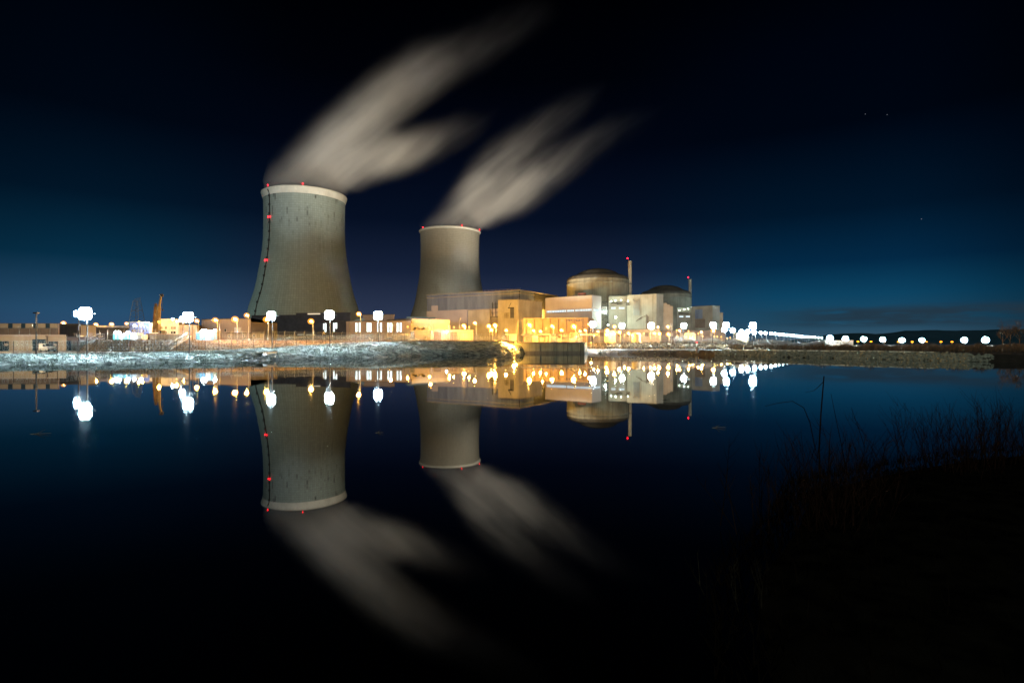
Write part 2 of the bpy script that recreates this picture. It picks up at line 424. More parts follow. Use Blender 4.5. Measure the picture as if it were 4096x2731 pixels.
# grass tufts on the banks
def tufts(name, m, label, areas, n, h0, h1, wd, seed):
    rr = random.Random(seed); mb = MB()
    tot = sum(a[-1] for a in areas)
    for (p0, p1, f0, f1, i0, i1, wt) in areas:
        for _ in range(int(n * wt / tot)):
            px = rr.uniform(p0, p1); pr = prof(px); a, b = pr[i0], pr[i1]
            d = a[0] + (b[0] - a[0]) * rr.uniform(f0, f1) + rr.uniform(-.2, .2); z = gz(px, d)
            if z < .02: continue
            if hnoise(X(px, d) * .6 + 5, d * .5) < -.35 and rr.random() < .7: continue
            c = Vector((X(px, d), d, z - .05))
            for k in range(3):
                h = rr.uniform(h0, h1); an = rr.uniform(0, 6.28); le = rr.uniform(.2, .9) * h
                ww = wd * rr.uniform(.6, 1.4); dx, dy = math.cos(an), math.sin(an)
                t0 = c + Vector((rr.uniform(-.15, .15), rr.uniform(-.15, .15), 0))
                s = Vector((-dy, dx, 0)) * ww
                mb.add([t0 - s, t0 + s, t0 + Vector((dx * le, dy * le, h))], [(0, 1, 2)])
    return tag(mb.obj(name, m), label, 'grass', kind='stuff')
tufts('bank_grass', M['blade'], 'frosted grass tussocks covering the bank below the fence',
      [(-700, 600, 0, 1, 1, 3, 3), (600, 1060, 0, 1, 1, 3, 2.4), (1060, 1500, 0, 1, 1, 3, 2.6), (1500, 2090, 0, 1, 1, 3, 3)], 26000, .10, .34, .05, 3)
tufts('slope_grass', M['bladed'], 'dry brown grass on the slope up to the plant',
      [(-300, 2090, 0, 1, 4, 5, 3), (2350, 4200, 0, 1, 4, 5, 2)], 9000, .2, .6, .05, 4)

# ------------------------------------------------------------------ cooling towers
PROF = [(60.5, 14), (57.5, 28), (55.0, 42), (51.8, 52), (49.6, 59), (47.2, 70), (45.4, 81), (43.4, 92), (42.0, 103), (41.2, 114), (40.9, 126), (40.9, 142), (41.1, 152), (41.5, 157.5)]
def cooling_tower(px, d, ms, band, label, lights):
    c = Vector((X(px, d), d, 4.0))
    t = thing('cooling_tower', c, label, 'cooling tower', 'concrete cooling towers')
    sh = MB(); pr = [(r, z - 4) for r, z in PROF]
    if not band: pr += [(41.9, 158.0)]
    # interpolate smoothly
    fine = []
    for a, b in zip(pr, pr[1:]):
        for k in range(3): fine.append((a[0] + (b[0] - a[0]) * k / 3, a[1] + (b[1] - a[1]) * k / 3))
    fine.append(pr[-1])
    sh.lathe(fine, c, 128, cap=False)
    o = sh.obj('shell', ms, t, loc=c, smooth=True); o.matrix_parent_inverse = Matrix(); o.location = (0, 0, 0)
    rm = MB(); top = 161.0 - 0
    if band: rp = [(41.3, 153.3), (42.0, 155.5), (42.9, 158.2), (43.2, 159.3), (43.2, 160.2), (42.6, 160.6), (40.2, 160.6), (40.0, 153.0)]
    else: rp = [(41.7, 157.6), (43.1, 158.9), (43.3, 159.9), (42.6, 160.6), (40.4, 160.6), (40.2, 156.5)]
    rm.lathe([(r, z - 0) for r, z in rp], (c.x, c.y, 1.0), 128, cap=False)
    rm.obj('rim', M['rim'], t, smooth=True)
    inn = MB().lathe([(40.0, 156), (39.6, 140), (40.2, 120)], (c.x, c.y, 0), 64, cap=False); inn.obj('inner_shell', M['concd'], t, smooth=True)
    leg = MB()
    for k in range(48):
        a = 2 * math.pi * k / 48
        for s in (-1, 1):
            a2 = a + s * math.pi / 48
            leg.bar((c.x + 65 * math.cos(a), c.y + 65 * math.sin(a), 4), (c.x + 60.6 * math.cos(a2), c.y + 60.6 * math.sin(a2), 14.3), .5)
    leg.obj('support_columns', M['concd'], t)
    ba = MB().lathe([(67, 0), (67, 2.2), (66.4, 2.2), (66.4, 0)], c, 64, cap=False); ba.obj('basin_wall', M['concd'], t)
    for a, z in lights:
        r = next((p[0] + (q[0] - p[0]) * (z - p[1]) / (q[1] - p[1]) for p, q in zip(PROF, PROF[1:]) if p[1] <= z <= q[1]), 42.2)
        if z > 159: r = 42.6
        q = Vector((c.x + (r + .9 * (z < 159)) * math.sin(a), c.y - (r + .9 * (z < 159)) * math.cos(a), z))
        b = MB().bar(q - Vector((0, 0, .1)), q + Vector((0, 0, .5)), .3, n=8)
        b.sphere(q + Vector((0, 0, .9)), .45, 8, 6); b.obj('beacon', lens(RED, 9), t)
    return t, c
fl = math.atan2(X(1220, 607), 607)
T1, c1 = cooling_tower(1220, 607, M['tow1'], True, 'nearer cooling tower with a pale lip band, dark ladder line and run-down stains',
                       [(-.62 + .0, 162.6), (.30, 162.6), (rad(-33), 131), (rad(-36.5), 131), (rad(-33), 87), (rad(-36.5), 87)])
# ladder with rest platforms down the shell
def shell_r(z): return next((p[0] + (q[0] - p[0]) * (z - p[1]) / (q[1] - p[1]) for p, q in zip(PROF, PROF[1:]) if p[1] <= z <= q[1]), 41.5)
LA = rad(-34.5)
ld = MB(); zz = 18.0; pts = []
while zz < 161:
    r = shell_r(min(zz, 157)) + .35 + (1.6 if zz > 157 else 0); pts.append(Vector((c1.x + r * math.sin(LA), c1.y - r * math.cos(LA), zz))); zz += 3
tn = Vector((math.cos(LA), math.sin(LA), 0))
for s in (-.35, .35): ld.tube([p + tn * s for p in pts], .28, 4)
for i, p in enumerate(pts):
    if i % 3 == 0:
        ld.box(p.x - .9, p.x + .9, p.y - .8, p.y + .8, p.z - .9, p.z + 1.1)
ld.obj('ladder', M['dark'], T1)
T2, c2 = cooling_tower(1800, 800, M['tow2'], False, 'farther plain cooling tower behind the ribbed turbine hall',
                       [(rad(-54), 162.2), (rad(28), 162.2), (rad(80), 162.2)])

# ------------------------------------------------------------------ steam plumes (real volumes leaving the tower mouths)
def plume(name, c, hi, lo, yr, A, B, dens, label, umax, noise_seed, warp):
    m = bpy.data.materials.new('steam'); m.use_nodes = True; t = NT(m.node_tree); t.n.clear()
    co = t.new('ShaderNodeTexCoord').outputs['Object']; x, y, z = t.sep(co)
    cs, sn = math.cos(rad(40)), math.sin(rad(40))
    u = t.math('ADD', t.math('MULTIPLY', x, cs), t.math('MULTIPLY', z, sn))
    v0 = t.math('SUBTRACT', t.math('MULTIPLY', z, cs), t.math('MULTIPLY', x, sn))
    nv = t.comb(t.math('MULTIPLY', u, .0075), t.math('MULTIPLY', v0, .030), t.math('ADD', t.math('MULTIPLY', y, .022), noise_seed))
    n1 = t.noise(nv, 1.0, 2, .45)
    grow = t.mapr(u, 10, 160, 0, 1)
    v = t.math('ADD', v0, t.math('MULTIPLY', t.math('MULTIPLY', t.math('SUBTRACT', n1, .5), warp), grow))
    f = t.mapr(u, -40, umax, 0, 1)
    U = lambda a: (a + 40) / (umax + 40)
    def lobe(pts):
        cc = t.mapr(t.curve(f, [(U(p[0]), (p[1] + 80) / 160) for p in pts]), 0, 1, -80, 80)
        rr = t.math('MULTIPLY', t.curve(f, [(U(p[0]), p[2] / 60) for p in pts]), 60)
        gg = t.curve(f, [(U(p[0]), p[3]) for p in pts])
        a = t.math('DIVIDE', t.math('SUBTRACT', v, cc), t.math('ADD', rr, .5)); b = t.math('DIVIDE', y, t.math('ADD', t.math('MULTIPLY', rr, 1.1), 3))
        dd = t.math('SQRT', t.math('ADD', t.math('MULTIPLY', a, a), t.math('MULTIPLY', b, b)))
        return t.math('MULTIPLY', t.math('POWER', t.mapr(dd, 1.0, .0, smooth=True), 1.9), gg)
    la = lobe(A); lb = lobe(B)
    de = t.math('SUBTRACT', t.math('ADD', la, lb), t.math('MULTIPLY', la, lb))
    ns = t.noise(t.comb(t.math('MULTIPLY', u, .010), t.math('MULTIPLY', v, .085), t.math('ADD', t.math('MULTIPLY', y, .05), noise_seed)), 1.0, 3, .55)
    de = t.math('MULTIPLY', de, t.mapr(ns, .30, .68, .40, 1.45))
    nb_ = t.noise(t.comb(t.math('MULTIPLY', u, .016), t.math('MULTIPLY', v, .024), t.math('ADD', t.math('MULTIPLY', y, .02), noise_seed + 9)), 1.0, 2, .5)
    de = t.math('MULTIPLY', de, t.mapr(nb_, .32, .66, .55, 1.35))
    pv = t.new('ShaderNodeVolumePrincipled'); pv.inputs['Color'].default_value = (.96, .95, .93, 1)
    t.put(pv.inputs['Density'], t.math('MULTIPLY', de, dens)); pv.inputs['Anisotropy'].default_value = .1
    t.l.new(pv.outputs[0], t.new('ShaderNodeOutputMaterial').inputs['Volume'])
    mb = MB(); n = 20; vs = []; H = [Vector((a[0], 0, a[1])) for a in hi]; Lw = [Vector((a[0], 0, a[1])) for a in lo]
    for h, l, yy in zip(H, Lw, yr):
        mid = (h + l) / 2; ax = (h - l) / 2
        for k in range(n):
            a = 2 * math.pi * k / n; vs.append(Vector(c) + mid + ax * math.cos(a) + Vector((0, yy * math.sin(a), 0)))
    N = len(hi); fs = [tuple(range(n)), tuple(range((N - 1) * n, N * n))[::-1]]
    for i in range(N - 1):
        for k in range(n): fs.append((i * n + k, (i + 1) * n + k, (i + 1) * n + (k + 1) % n, i * n + (k + 1) % n))
    mb.add(vs, fs)
    o = mb.obj(name, m, loc=c); return tag(o, label, 'steam', kind='stuff')
S1 = Vector((c1.x, c1.y, 160.5)); S2 = Vector((c2.x, c2.y, 160.5))
YR = (39, 42, 46, 50, 52, 52, 50, 48, 44, 40)
plume('steam_plume', S1,
      [(-39.5, -1), (-42, 14), (-36, 36), (-14, 70), (20, 108), (62, 143), (112, 175), (168, 202), (240, 228), (310, 245)],
      [(39.5, -1), (46, 8), (66, 5), (96, 6), (135, 15), (180, 36), (210, 62), (245, 85), (290, 118), (335, 160)], YR,
      [(-40, 12, 24, 1), (-15, 14, 40, 1), (10, 11, 45, 1), (45, 13, 48, 1), (80, 21, 42, 1), (136, 24, 38, .75), (189, 18, 37, .42), (237, 7, 36, .18), (290, -5, 32, .08), (340, -16, 30, 0)],
      [(-40, 0, 10, 0), (20, -10, 20, .6), (60, -8, 34, 1), (95, -20, 38, .9), (130, -36, 32, .62), (158, -46, 26, .28), (190, -54, 20, .08), (225, -58, 10, 0), (300, -58, 8, 0), (340, -58, 8, 0)],
      .062, 'broad steam plume drifting off the nearer cooling tower', 340, 2.3, 26)
plume('steam_plume', S2,
      [(-39.5, -1), (-46, 14), (-40, 38), (-14, 76), (26, 118), (72, 152), (128, 190), (192, 224), (262, 250), (330, 268)],
      [(39.5, -1), (48, 6), (66, 2), (102, 6), (150, 34), (208, 58), (255, 88), (295, 122), (335, 158), (375, 200)], YR,
      [(-40, 12, 24, 1), (-15, 8, 36, 1), (10, 8, 40, .95), (50, 16, 44, .95), (100, 25, 48, .6), (150, 28, 44, .32), (213, 28, 38, .12), (265, 22, 30, .06), (310, 20, 14, 0), (385, 20, 10, 0)],
      [(-40, 0, 10, 0), (20, -8, 24, .8), (60, -8, 36, 1), (100, -13, 46, .95), (138, -17, 46, .6), (203, -28, 42, .25), (257, -38, 36, .11), (320, -50, 24, .03), (365, -58, 8, 0), (385, -58, 8, 0)],
      .044, 'thinner steam plume drifting off the farther cooling tower', 385, 7.9, 30)

def bulb(parent, loc, e, c, r=.4, spot=None, aim=None, blend=.6):
    ldd = bpy.data.lights.new('bulb', 'SPOT' if spot else 'POINT'); ldd.energy = e; ldd.color = c; ldd.shadow_soft_size = r
    lo = bpy.data.objects.new('bulb', ldd); COL.objects.link(lo); lo.location = loc
    if spot:
        ldd.spot_size = rad(spot); ldd.spot_blend = blend
        lo.rotation_euler = (Vector(aim) - Vector(loc)).to_track_quat('-Z', 'Y').to_euler()
    if parent is not None:
        lo.parent = parent; lo.matrix_parent_inverse = Matrix.Translation(-Vector(parent.location))
    return lo

# ------------------------------------------------------------------ buildings
class Face:
    """a vertical wall plane through two plan points given as (px, distance)"""
    def __init__(s, a, b):
        s.A = Vector((X(*a), a[1])); s.B = Vector((X(*b), b[1])); s.d = (s.B - s.A).normalized()
        s.n = Vector((s.d.y, -s.d.x))
        if s.n.dot(-s.A) < 0: s.n = -s.n
    def at(s, px):
        k = (px - 2048) / F; t = (k * s.A.y - s.A.x) / (s.d.x - k * s.d.y); return s.A + s.d * t
    def z(s, px, py): return EYE + (HZ - py) * s.at(px).y / F
    def slab(s, mb, p0, p1, z0, z1, o0, o1):
        a, b = s.at(p0), s.at(p1)
        mb.prism([a + s.n * o1, b + s.n * o1, b + s.n * o0, a + s.n * o0], z0, z1); return mb
    def rect(s, mb, p0, p1, y0, y1, o0=.004, o1=.08):
        pm = (p0 + p1) / 2; return s.slab(mb, p0, p1, s.z(pm, y1), s.z(pm, y0), o0, o1)

def block(name, label, cat, a, b, ztop, depth, m, zb=None, roofm=None, group=None, parapet=.5, rooft=.25, extra=None):
    """a building: wall prism + roof slab; returns (thing, front face)"""
    f = Face(a, b); bk = -f.n * depth
    pts = [f.A, f.B, f.B + bk, f.A + bk]
    if (f.A.x + f.B.x) < 0: pts[2] = f.B * (1 + depth / f.B.length)
    else: pts[3] = f.A * (1 + depth / f.A.length)
    if extra: pts = [f.A, f.B] + extra + [f.A + bk]
    zb = zb if zb is not None else min(gz(a[0], a[1]), gz(b[0], b[1])) - .1
    t = thing(name, (f.A.x, f.A.y, zb), label, cat, group)
    MB().prism(pts, zb, ztop).obj('wall', m, t)
    cx = sum(p.x for p in pts) / len(pts); cy_ = sum(p.y for p in pts) / len(pts)
    ov = [Vector((cx, cy_)) + (p - Vector((cx, cy_))) * (1 + .25 / max(3, (p - Vector((cx, cy_))).length)) for p in pts]
    MB().prism(ov, ztop + .002, ztop + rooft).obj('roof', roofm or M['roof'], t)
    return t, f
def win(f, t, rects, m, name='window', frame=None, o=.05, bars=0):
    for (p0, p1, y0, y1) in rects:
        wd = f.rect(MB(), p0, p1, y0, y1, .004, o)
        wo = wd.obj(name, m, t)
        if frame is not None:
            pm = (p0 + p1) / 2; z0, z1 = f.z(pm, y1), f.z(pm, y0); fb = MB(); a, b = f.at(p0), f.at(p1); th = .09
            f.slab(fb, p0, p1, z0 - th, z0 - .003, .004, o + .06); f.slab(fb, p0, p1, z1 + .003, z1 + th, .004, o + .06)
            for k in range(bars + 2):
                q = a + (b - a) * (k / (bars + 1)); e = f.d * .05
                fb.prism([q - e + f.n * (o + .004), q + e + f.n * (o + .004), q + e + f.n * (o + .07), q - e + f.n * (o + .07)], z0, z1)
            fb.obj('frame', frame, wo)

# warehouse by the water, left
t, f = block('warehouse', 'low brown warehouse with dark blue doors behind the white van', 'warehouse', (-520, 140), (265, 143), 5.15, 16, M['beige'], zb=1.2)
up = Face((-520, 147), (234, 148))
um = MB(); up.slab(um, -520, 234, 5.42, 8.55, -.3, 0); um.prism([up.A - up.n * .305, up.B - up.n * .305, up.B * 1.06, up.A * 1.06], 5.42, 8.55); uo = um.obj('upper_storey', M['brown'], t)
pm = MB(); up.slab(pm, -520, 234, 7.25, 8.5, .004, .12); pm.obj('parapet', M['dblue'], t)
for k, (a, b) in enumerate([(-275, -238), (-220, -185), (-165, -130), (-112, -76), (-57, -20), (1, 34), (53, 86), (104, 135), (153, 184), (202, 232)]):
    q = MB(); up.slab(q, a, b, 7.3, 8.45, .124, .2); q.obj('parapet_panel', M['beige'], t)
q = MB()
for pxx in (-260, -215, -170, -125, -80, -40, -8, 34, 77, 119, 160, 200): up.slab(q, pxx, pxx + 1.2, 5.45, 7.2, .004, .12)
up.slab(q, -500, 234, 7.16, 7.22, .13, .2)
q.obj('roof_railing', M['metal'], t)
cop = MB(); f.slab(cop, -520, 265, 5.16, 5.45, .002, .3); cop.obj('coping', M['pink'], t)
for (a, b, y0, y1) in [(-70, -22, 1366, 1406), (-20, 36, 1366, 1406), (130, 183, 1358, 1405), (195, 230, 1367, 1405)]:
    dm = MB(); z1 = f.z((a + b) / 2, y0); f.slab(dm, a, b, 1.3, z1, .004, .06); do = dm.obj('door', M['dblue'], t)
    fm = MB(); f.slab(fm, a - 1, b + 1, z1 + .003, z1 + .08, .004, .12); fm.obj('frame', M['dark'], do)
for (a, b, y0, y1) in [(19, 33, 1373, 1383), (155, 169, 1372, 1381), (215, 227, 1374, 1385)]:
    win(f, t, [(a, b, y0, y1)], M['pink'], 'notice_board', o=.11)
q = MB(); f.slab(q, 188, 192, 1.5, 5.6, .004, .25); f.slab(q, 186.5, 193.5, 4.9, 5.3, .26, .4); q.obj('downpipe', M['brown'], t)
win(f, t, [(28, 32, 1316.5 + 45, 1318 + 45)], M['lwinlow'], 'wall_light')
t, f = block('brick_annex', 'dark brown annex with a dark door beside the warehouse end', 'annex', (266, 146), (420, 152), 4.75, 14, M['brown'], zb=1.2)
dm = MB(); f.slab(dm, 267, 285, 1.3, 4.0, .004, .06); dm.obj('door', M['dblue'], t)
q = MB()
for k in range(16):
    pxx = 290 + k * 8; a = f.at(pxx); q.bar((a.x, a.y + .6, 5.0), (a.x, a.y + .6, 5.9), .03)
q.bar((*(f.at(288) + Vector((0, .6))), 5.9), (*(f.at(412) + Vector((0, .6))), 5.9), .035); q.bar((*(f.at(288) + Vector((0, .6))), 5.45), (*(f.at(412) + Vector((0, .6))), 5.45), .03)
q.obj('railing', M['metal'], t)
q = MB(); q.box(X(177 + 130, 150), X(322, 150), 150, 151, 5.01, 5.4); q.obj('roof_hatch', M['white'], t)

t, f = block('dark_hall', 'dark flat-roofed hall just past the warehouse end', 'hall', (232, 178), (332, 180), Zy(1297, 178), 20, M['darkc'], zb=4.0)
MB().rib(f.A, f.B, 4.2, Zy(1297, 178) - .3, f.n, .9, .2, .08).obj('cladding_ribs', M['darkc'], t)
t, f = block('yellow_building', 'small cream building glowing yellow beside the dark hall', 'building', (323, 164), (384, 166), Zy(1301, 164), 12, M['cream'], zb=4.0)
q = MB(); f.slab(q, 335, 336, 4.2, 8.4, .004, .1); f.slab(q, 350, 351, 4.2, 8.4, .004, .1); q.obj('downpipe', M['pink'], t)
win(f, t, [(357, 372, 1330, 1349)], M['pink'], 'door')
t, f = block('long_shed', 'long low dark shed behind the turquoise container', 'shed', (385, 196), (513, 200), Zy(1313, 198), 18, M['darkc'], zb=4.0)
q = MB()
for k in range(30):
    a = f.at(388 + k * 4.2); q.bar((a.x, a.y + .5, f.at(388).y * 0 + Zy(1313, 198) + .26), (a.x, a.y + .5, Zy(1303, 198)), .04)
q.bar((*(f.at(386) + Vector((0, .5))), Zy(1303, 198)), (*(f.at(512) + Vector((0, .5))), Zy(1303, 198)), .09)
q.bar((*(f.at(386) + Vector((0, .5))), Zy(1308, 198)), (*(f.at(512) + Vector((0, .5))), Zy(1308, 198)), .06); q.obj('roof_railing', M['white'], t)
t, f = block('office_block', 'blue-lit two storey office wing next to the crane', 'office', (518, 235), (597, 232), Zy(1289, 232), 20, M['blue'], zb=4.0, roofm=M['white'])
win(f, t, [(530 + k * 11, 535 + k * 11, 1303, 1310) for k in range(6)], M['lwin'], frame=M['white'])
win(f, t, [(530 + k * 11, 535 + k * 11, 1319, 1326) for k in range(6)], M['glassd'], frame=M['white'])
q = MB(); f.slab(q, 530, 603, Zy(1308, 230), Zy(1305, 230), 5.5, 6.0)
for p in (533, 552, 570, 590, 602): f.slab(q, p, p + .8, 4.1, Zy(1308, 230), 5.6, 5.8)
q.obj('canopy', M['darkc'], t)
t, f = block('office_building', 'white two storey office with grey windows behind the crane', 'office', (598, 226), (716, 222), Zy(1292, 222), 22, M['white'], zb=4.0, roofm=M['white'])
win(f, t, [(632, 640, 1305, 1316), (643, 651, 1305, 1316), (660, 668, 1305, 1316), (684, 691, 1306, 1316), (694, 704, 1306, 1316), (684, 704, 1325, 1334), (660, 668, 1325, 1334)], M['glassd'], frame=M['white'], bars=1)
q = MB(); f.slab(q, 634, 692, Zy(1292, 222) + .3, Zy(1274, 222), -8, -1); q.obj('roof_house', M['white'], t)
q = MB(); f.slab(q, 647, 652, 4.1, Zy(1333, 222) , .004, .1); q.obj('door', M['lwin'], t)
# site containers
def container(label, p0, p1, y0, d, m, door=None, yb=None, depth=2.6):
    zb = gz(p0, d); t = thing('site_container', (X(p0, d), d, zb), label, 'container', 'site containers and cabins')
    f = Face((p0, d), (p1, d)); zt = Zy(y0, d)
    q = MB(); f.slab(q, p0, p1, zb - .05, zt, -depth, 0); q.obj('body', m, t)
    MB().rib(f.A, f.B, zb + .1, zt - .1, f.n, .32, .14, .05).obj('corrugation', m, t)
    q = MB(); f.slab(q, p0 - .3, p1 + .3, zt + .002, zt + .12, -depth - .05, .12); q.obj('roof', M['white'], t)
    if door:
        q = MB(); f.slab(q, door[0], door[1], zb + .05, zt - .3, .06, .12); q.obj('door', M['white'], t)
    return t
container('turquoise container under two white lamps', 452, 498, 1336, 150, M['turq'], (482, 492))
container('white container to the side of the turquoise one', 521, 546, 1333, 152, M['white'], (530, 538))
container('dark blue container beside the lit blue cabin', 781, 800, 1331, 158, M['cblue'])
container('light blue lit cabin with a white door', 801, 850, 1323, 159, M['cblue'], (822, 842))
container('grey container behind the razor wire next to the crane', 548, 566, 1340, 150, M['metal'])
t, f = block('ribbed_store', 'tall beige ribbed store behind the blue cabins', 'store', (717, 222), (790, 222), Zy(1300, 222), 16, M['pink'], zb=4.0)
MB().rib(f.A, f.B, 4.2, Zy(1300, 222) - .3, f.n, .8, .3, .12).obj('cladding_ribs', M['pink'], t)
t, f = block('pink_hall', 'large plain pinkish hall with a white roller door', 'hall', (806, 238), (1003, 226), Zy(1274, 226), 40, M['pink'], zb=4.0)
win(f, t, [(938, 966, 1309, 1334)], M['white'], 'roller_door', M['metal'])
win(f, t, [(898, 905, 1315, 1327)], M['glassd'], 'window', M['white'])
q = MB(); f.slab(q, 812, 814, 4, Zy(1276, 230), .004, .3); q.obj('downpipe', M['pink'], t)
t, f = block('low_cabin', 'low white cabin with a grey door in front of the pink hall', 'cabin', (908, 196), (985, 194), Zy(1333, 195), 5, M['conc'], zb=4.0, group='low cabins by the hall')
win(f, t, [(914, 921, 1339, 1348), (972, 978, 1340, 1348)], M['glassd'], frame=M['white']); win(f, t, [(938, 960, 1338, 1360)], M['metal'], 'door')
t, f = block('low_cabin', 'low white cabin at the corner of the dark tower hall', 'cabin', (997, 197), (1056, 195), Zy(1334, 196), 5, M['conc'], zb=4.0, group='low cabins by the hall')
win(f, t, [(1032, 1039, 1338, 1350)], M['metal'], 'door', M['dark']); win(f, t, [(1012, 1022, 1339, 1345)], M['glassd'], frame=M['white'])
t, f = block('tower_hall', 'wide dark hall in front of the nearer tower base', 'hall', (1006, 352), (1190, 345), Zy(1262, 350), 30, M['darkc'], zb=4.0)
q = MB()
for k in range(14): q.bar(P(1010 + k * 13, 1262, 351) + Vector((0, 0, .3)), P(1010 + k * 13, 1262, 351) + Vector((0, 0, 1.4)), .06)
q.bar(P(1008, 1262, 351) + Vector((0, 0, 1.4)), P(1186, 1262, 346) + Vector((0, 0, 1.5)), .08); q.obj('roof_railing', M['metal'], t)
t, f = block('pump_hall', 'dark pump hall with a lit roof strip below the nearer tower', 'hall', (1184, 330), (1402, 322), Zy(1252, 326), 30, M['darkc'], zb=4.0)
win(f, t, [(1233, 1281, 1253.2, 1257.5)], M['lwinw'], 'roof_light', o=.6)
win(f, t, [(1190, 1215, 1335, 1342), (1225, 1260, 1336, 1342)], M['lwinlow'], 'window')
# administration building with tall lit windows
t, f = block('link_building', 'dark blue-grey link building with four tall lit windows', 'building', (1286, 266), (1384, 262), Zy(1285, 264), 14, M['darkc'], zb=4.0)
win(f, t, [(1293, 1296, 1294, 1318), (1299, 1306, 1293, 1327), (1333, 1339, 1292, 1326), (1342, 1349, 1291, 1314)], M['lwinh'], frame=M['white'])
t, f = block('office_block', 'pale block with a row of tall paired lit windows', 'office', (1385, 256), (1642, 250), Zy(1285, 254), 18, M['pink'], zb=4.0)
for i, (a, b) in enumerate([(1422, 1430), (1435.5, 1443), (1467, 1475), (1478, 1486), (1509, 1515), (1520, 1528), (1550, 1557), (1560, 1569), (1587, 1594), (1599, 1607)]):
    win(f, t, [(a, b, 1291, 1327)], M['lwinh'], frame=M['metal'], bars=0)
win(f, t, [(1437, 1449, 1345, 1363)], M['metal'], 'door', M['dark'])
q = MB(); f.slab(q, 1396, 1398.5, 4, Zy(1287, 254), .004, .25); f.slab(q, 1545, 1549, 4, Zy(1287, 252), .004, .4); f.slab(q, 1573, 1577, 4, Zy(1287, 252), .004, .4); q.obj('downpipe', M['conc'], t)
q = MB(); f.slab(q, 1398, 1610, Zy(1337.5, 254), Zy(1335.5, 254), .004, .5); q.obj('ledge', M['conc'], t)
q = MB(); a = f.at(1402); b = f.at(1446); z0 = Zy(1285, 254) + .26; z1 = Zy(1270, 254)
q.add([(a.x, a.y + 2, z0), (b.x, b.y + 2, z0), (b.x, b.y + 5, z0), (a.x, a.y + 5, z0), (b.x, b.y + 2, z1), (b.x, b.y + 5, z1)], [(0, 1, 4), (0, 4, 5, 3), (1, 2, 5, 4), (3, 5, 2), (0, 3, 2, 1)])
q.obj('roof_lantern', M['lwinlow'], t)
t, f = block('plant_room', 'tan rooftop block behind the pale block with paired windows', 'building', (1450, 290), (1577, 288), Zy(1259, 289), 16, M['pink'], zb=4.0)
t, f = block('workshop', 'long golden lit workshop with a deep fascia and two dark garage doors', 'workshop', (1643, 262), (1796, 276), Zy(1276, 266), 22, M['beige'], zb=4.0)
zt = Zy(1276, 266)
q = MB(); f.slab(q, 1644, 1796, zt - 1.9, zt - .05, .004, .7); q.obj('fascia', M['cream'], t)
q = MB(); f.slab(q, 1644, 1747, zt + .26, zt + 1.0, -4, -1); q.obj('rooflight', M['lwinlow'], t)
t, f = block('garage_row', 'low lit garage row in front of the golden workshop', 'garage', (1722, 238), (1893, 246), Zy(1321, 240), 10, M['beige'], zb=4.0, roofm=M['cream'])
win(f, t, [(1737, 1763, 1328, 1364), (1802, 1828, 1329, 1364)], M['brown'], 'garage_door', M['dark'])
win(f, t, [(1840, 1886, 1331, 1364)], M['cream'], 'garage_door', M['dark'])
q = MB()
for k in range(12): a = f.at(1726 + k * 6); q.bar((a.x, a.y + .3, Zy(1321, 240) + .2), (a.x, a.y + .3, Zy(1314, 240)), .05)
q.bar((*(f.at(1726) + Vector((0, .3))), Zy(1314, 240)), (*(f.at(1792) + Vector((0, .3))), Zy(1314, 240)), .06); q.obj('railing', M['metal'], t)
# saw-tooth canopy
t = thing('gatehouse_canopy', P(1640, 1364, 226), 'open gatehouse with a zigzag canopy roof', 'gatehouse')
q = MB()
for k in range(2):
    a, b, c = P(1645 + k * 33, 1318, 226), P(1661 + k * 33, 1306, 226), P(1678 + k * 33, 1318, 226)
    for s, e in ((a, b), (b, c)):
        q.add([s, e, e + Vector((0, 7, 0)), s + Vector((0, 7, 0)), s - Vector((0, 0, .25)), e - Vector((0, 0, .25)), e + Vector((0, 7, -.25)), s + Vector((0, 7, -.25))],
              [(0, 1, 2, 3), (7, 6, 5, 4), (0, 4, 5, 1), (1, 5, 6, 2), (2, 6, 7, 3), (3, 7, 4, 0)])
q.obj('roof', M['conc'], t)
q = MB(); q.box(X(1640, 227), X(1722, 227), 227, 233, 4, Zy(1320, 227)); q.obj('wall', M['pink'], t)
q = MB(); q.box(X(1640, 226.9), X(1658, 226.9), 226.7, 226.99, 5.2, Zy(1326, 226)); q.obj('window', M['glassd'], t)
q = MB(); q.box(X(1697, 224), X(1705, 224), 224, 225, 4, Zy(1346, 224)); q.box(X(1694, 225.5), X(1707, 225.5), 225.2, 226, 4, Zy(1341, 225)); q.obj('ticket_booth', M['conc'], t)

# turbine hall
A_, B_ = (1707, 452), (2078, 407)
f = Face(A_, B_); perp = -f.n * 60
t = thing('turbine_hall', (f.A.x, f.A.y, 4), 'huge turbine hall with blue-grey ribbed cladding over pale concrete', 'turbine hall')
MB().prism([f.A, f.B, f.B + perp, f.A + perp], 29.9, 41.6).obj('cladding', M['ribgap'], t)
rb = MB(); rb.rib(f.A, f.B, 29.6, 39.6, f.n, 1.05, .55, .35)
sn_ = f.d
rb.rib(f.B, f.B + perp * .35, 29.6, 39.6, sn_, 1.05, .55, .35)
rb.rib(f.A, f.B, 40.0, 41.9, f.n, 1.05, .55, .2); rb.rib(f.B, f.B + perp * .35, 40.0, 41.9, sn_, 1.05, .55, .2)
rb.obj('cladding_ribs', M['steelc'], t)
q = MB(); q.prism([f.A + f.n * .6 - f.d * .8, f.B + f.n * .6 + f.d * .6, f.B + perp + f.d * .6, f.A + perp - f.d * .8], 41.92, 42.25); q.obj('roof', M['conc'], t)
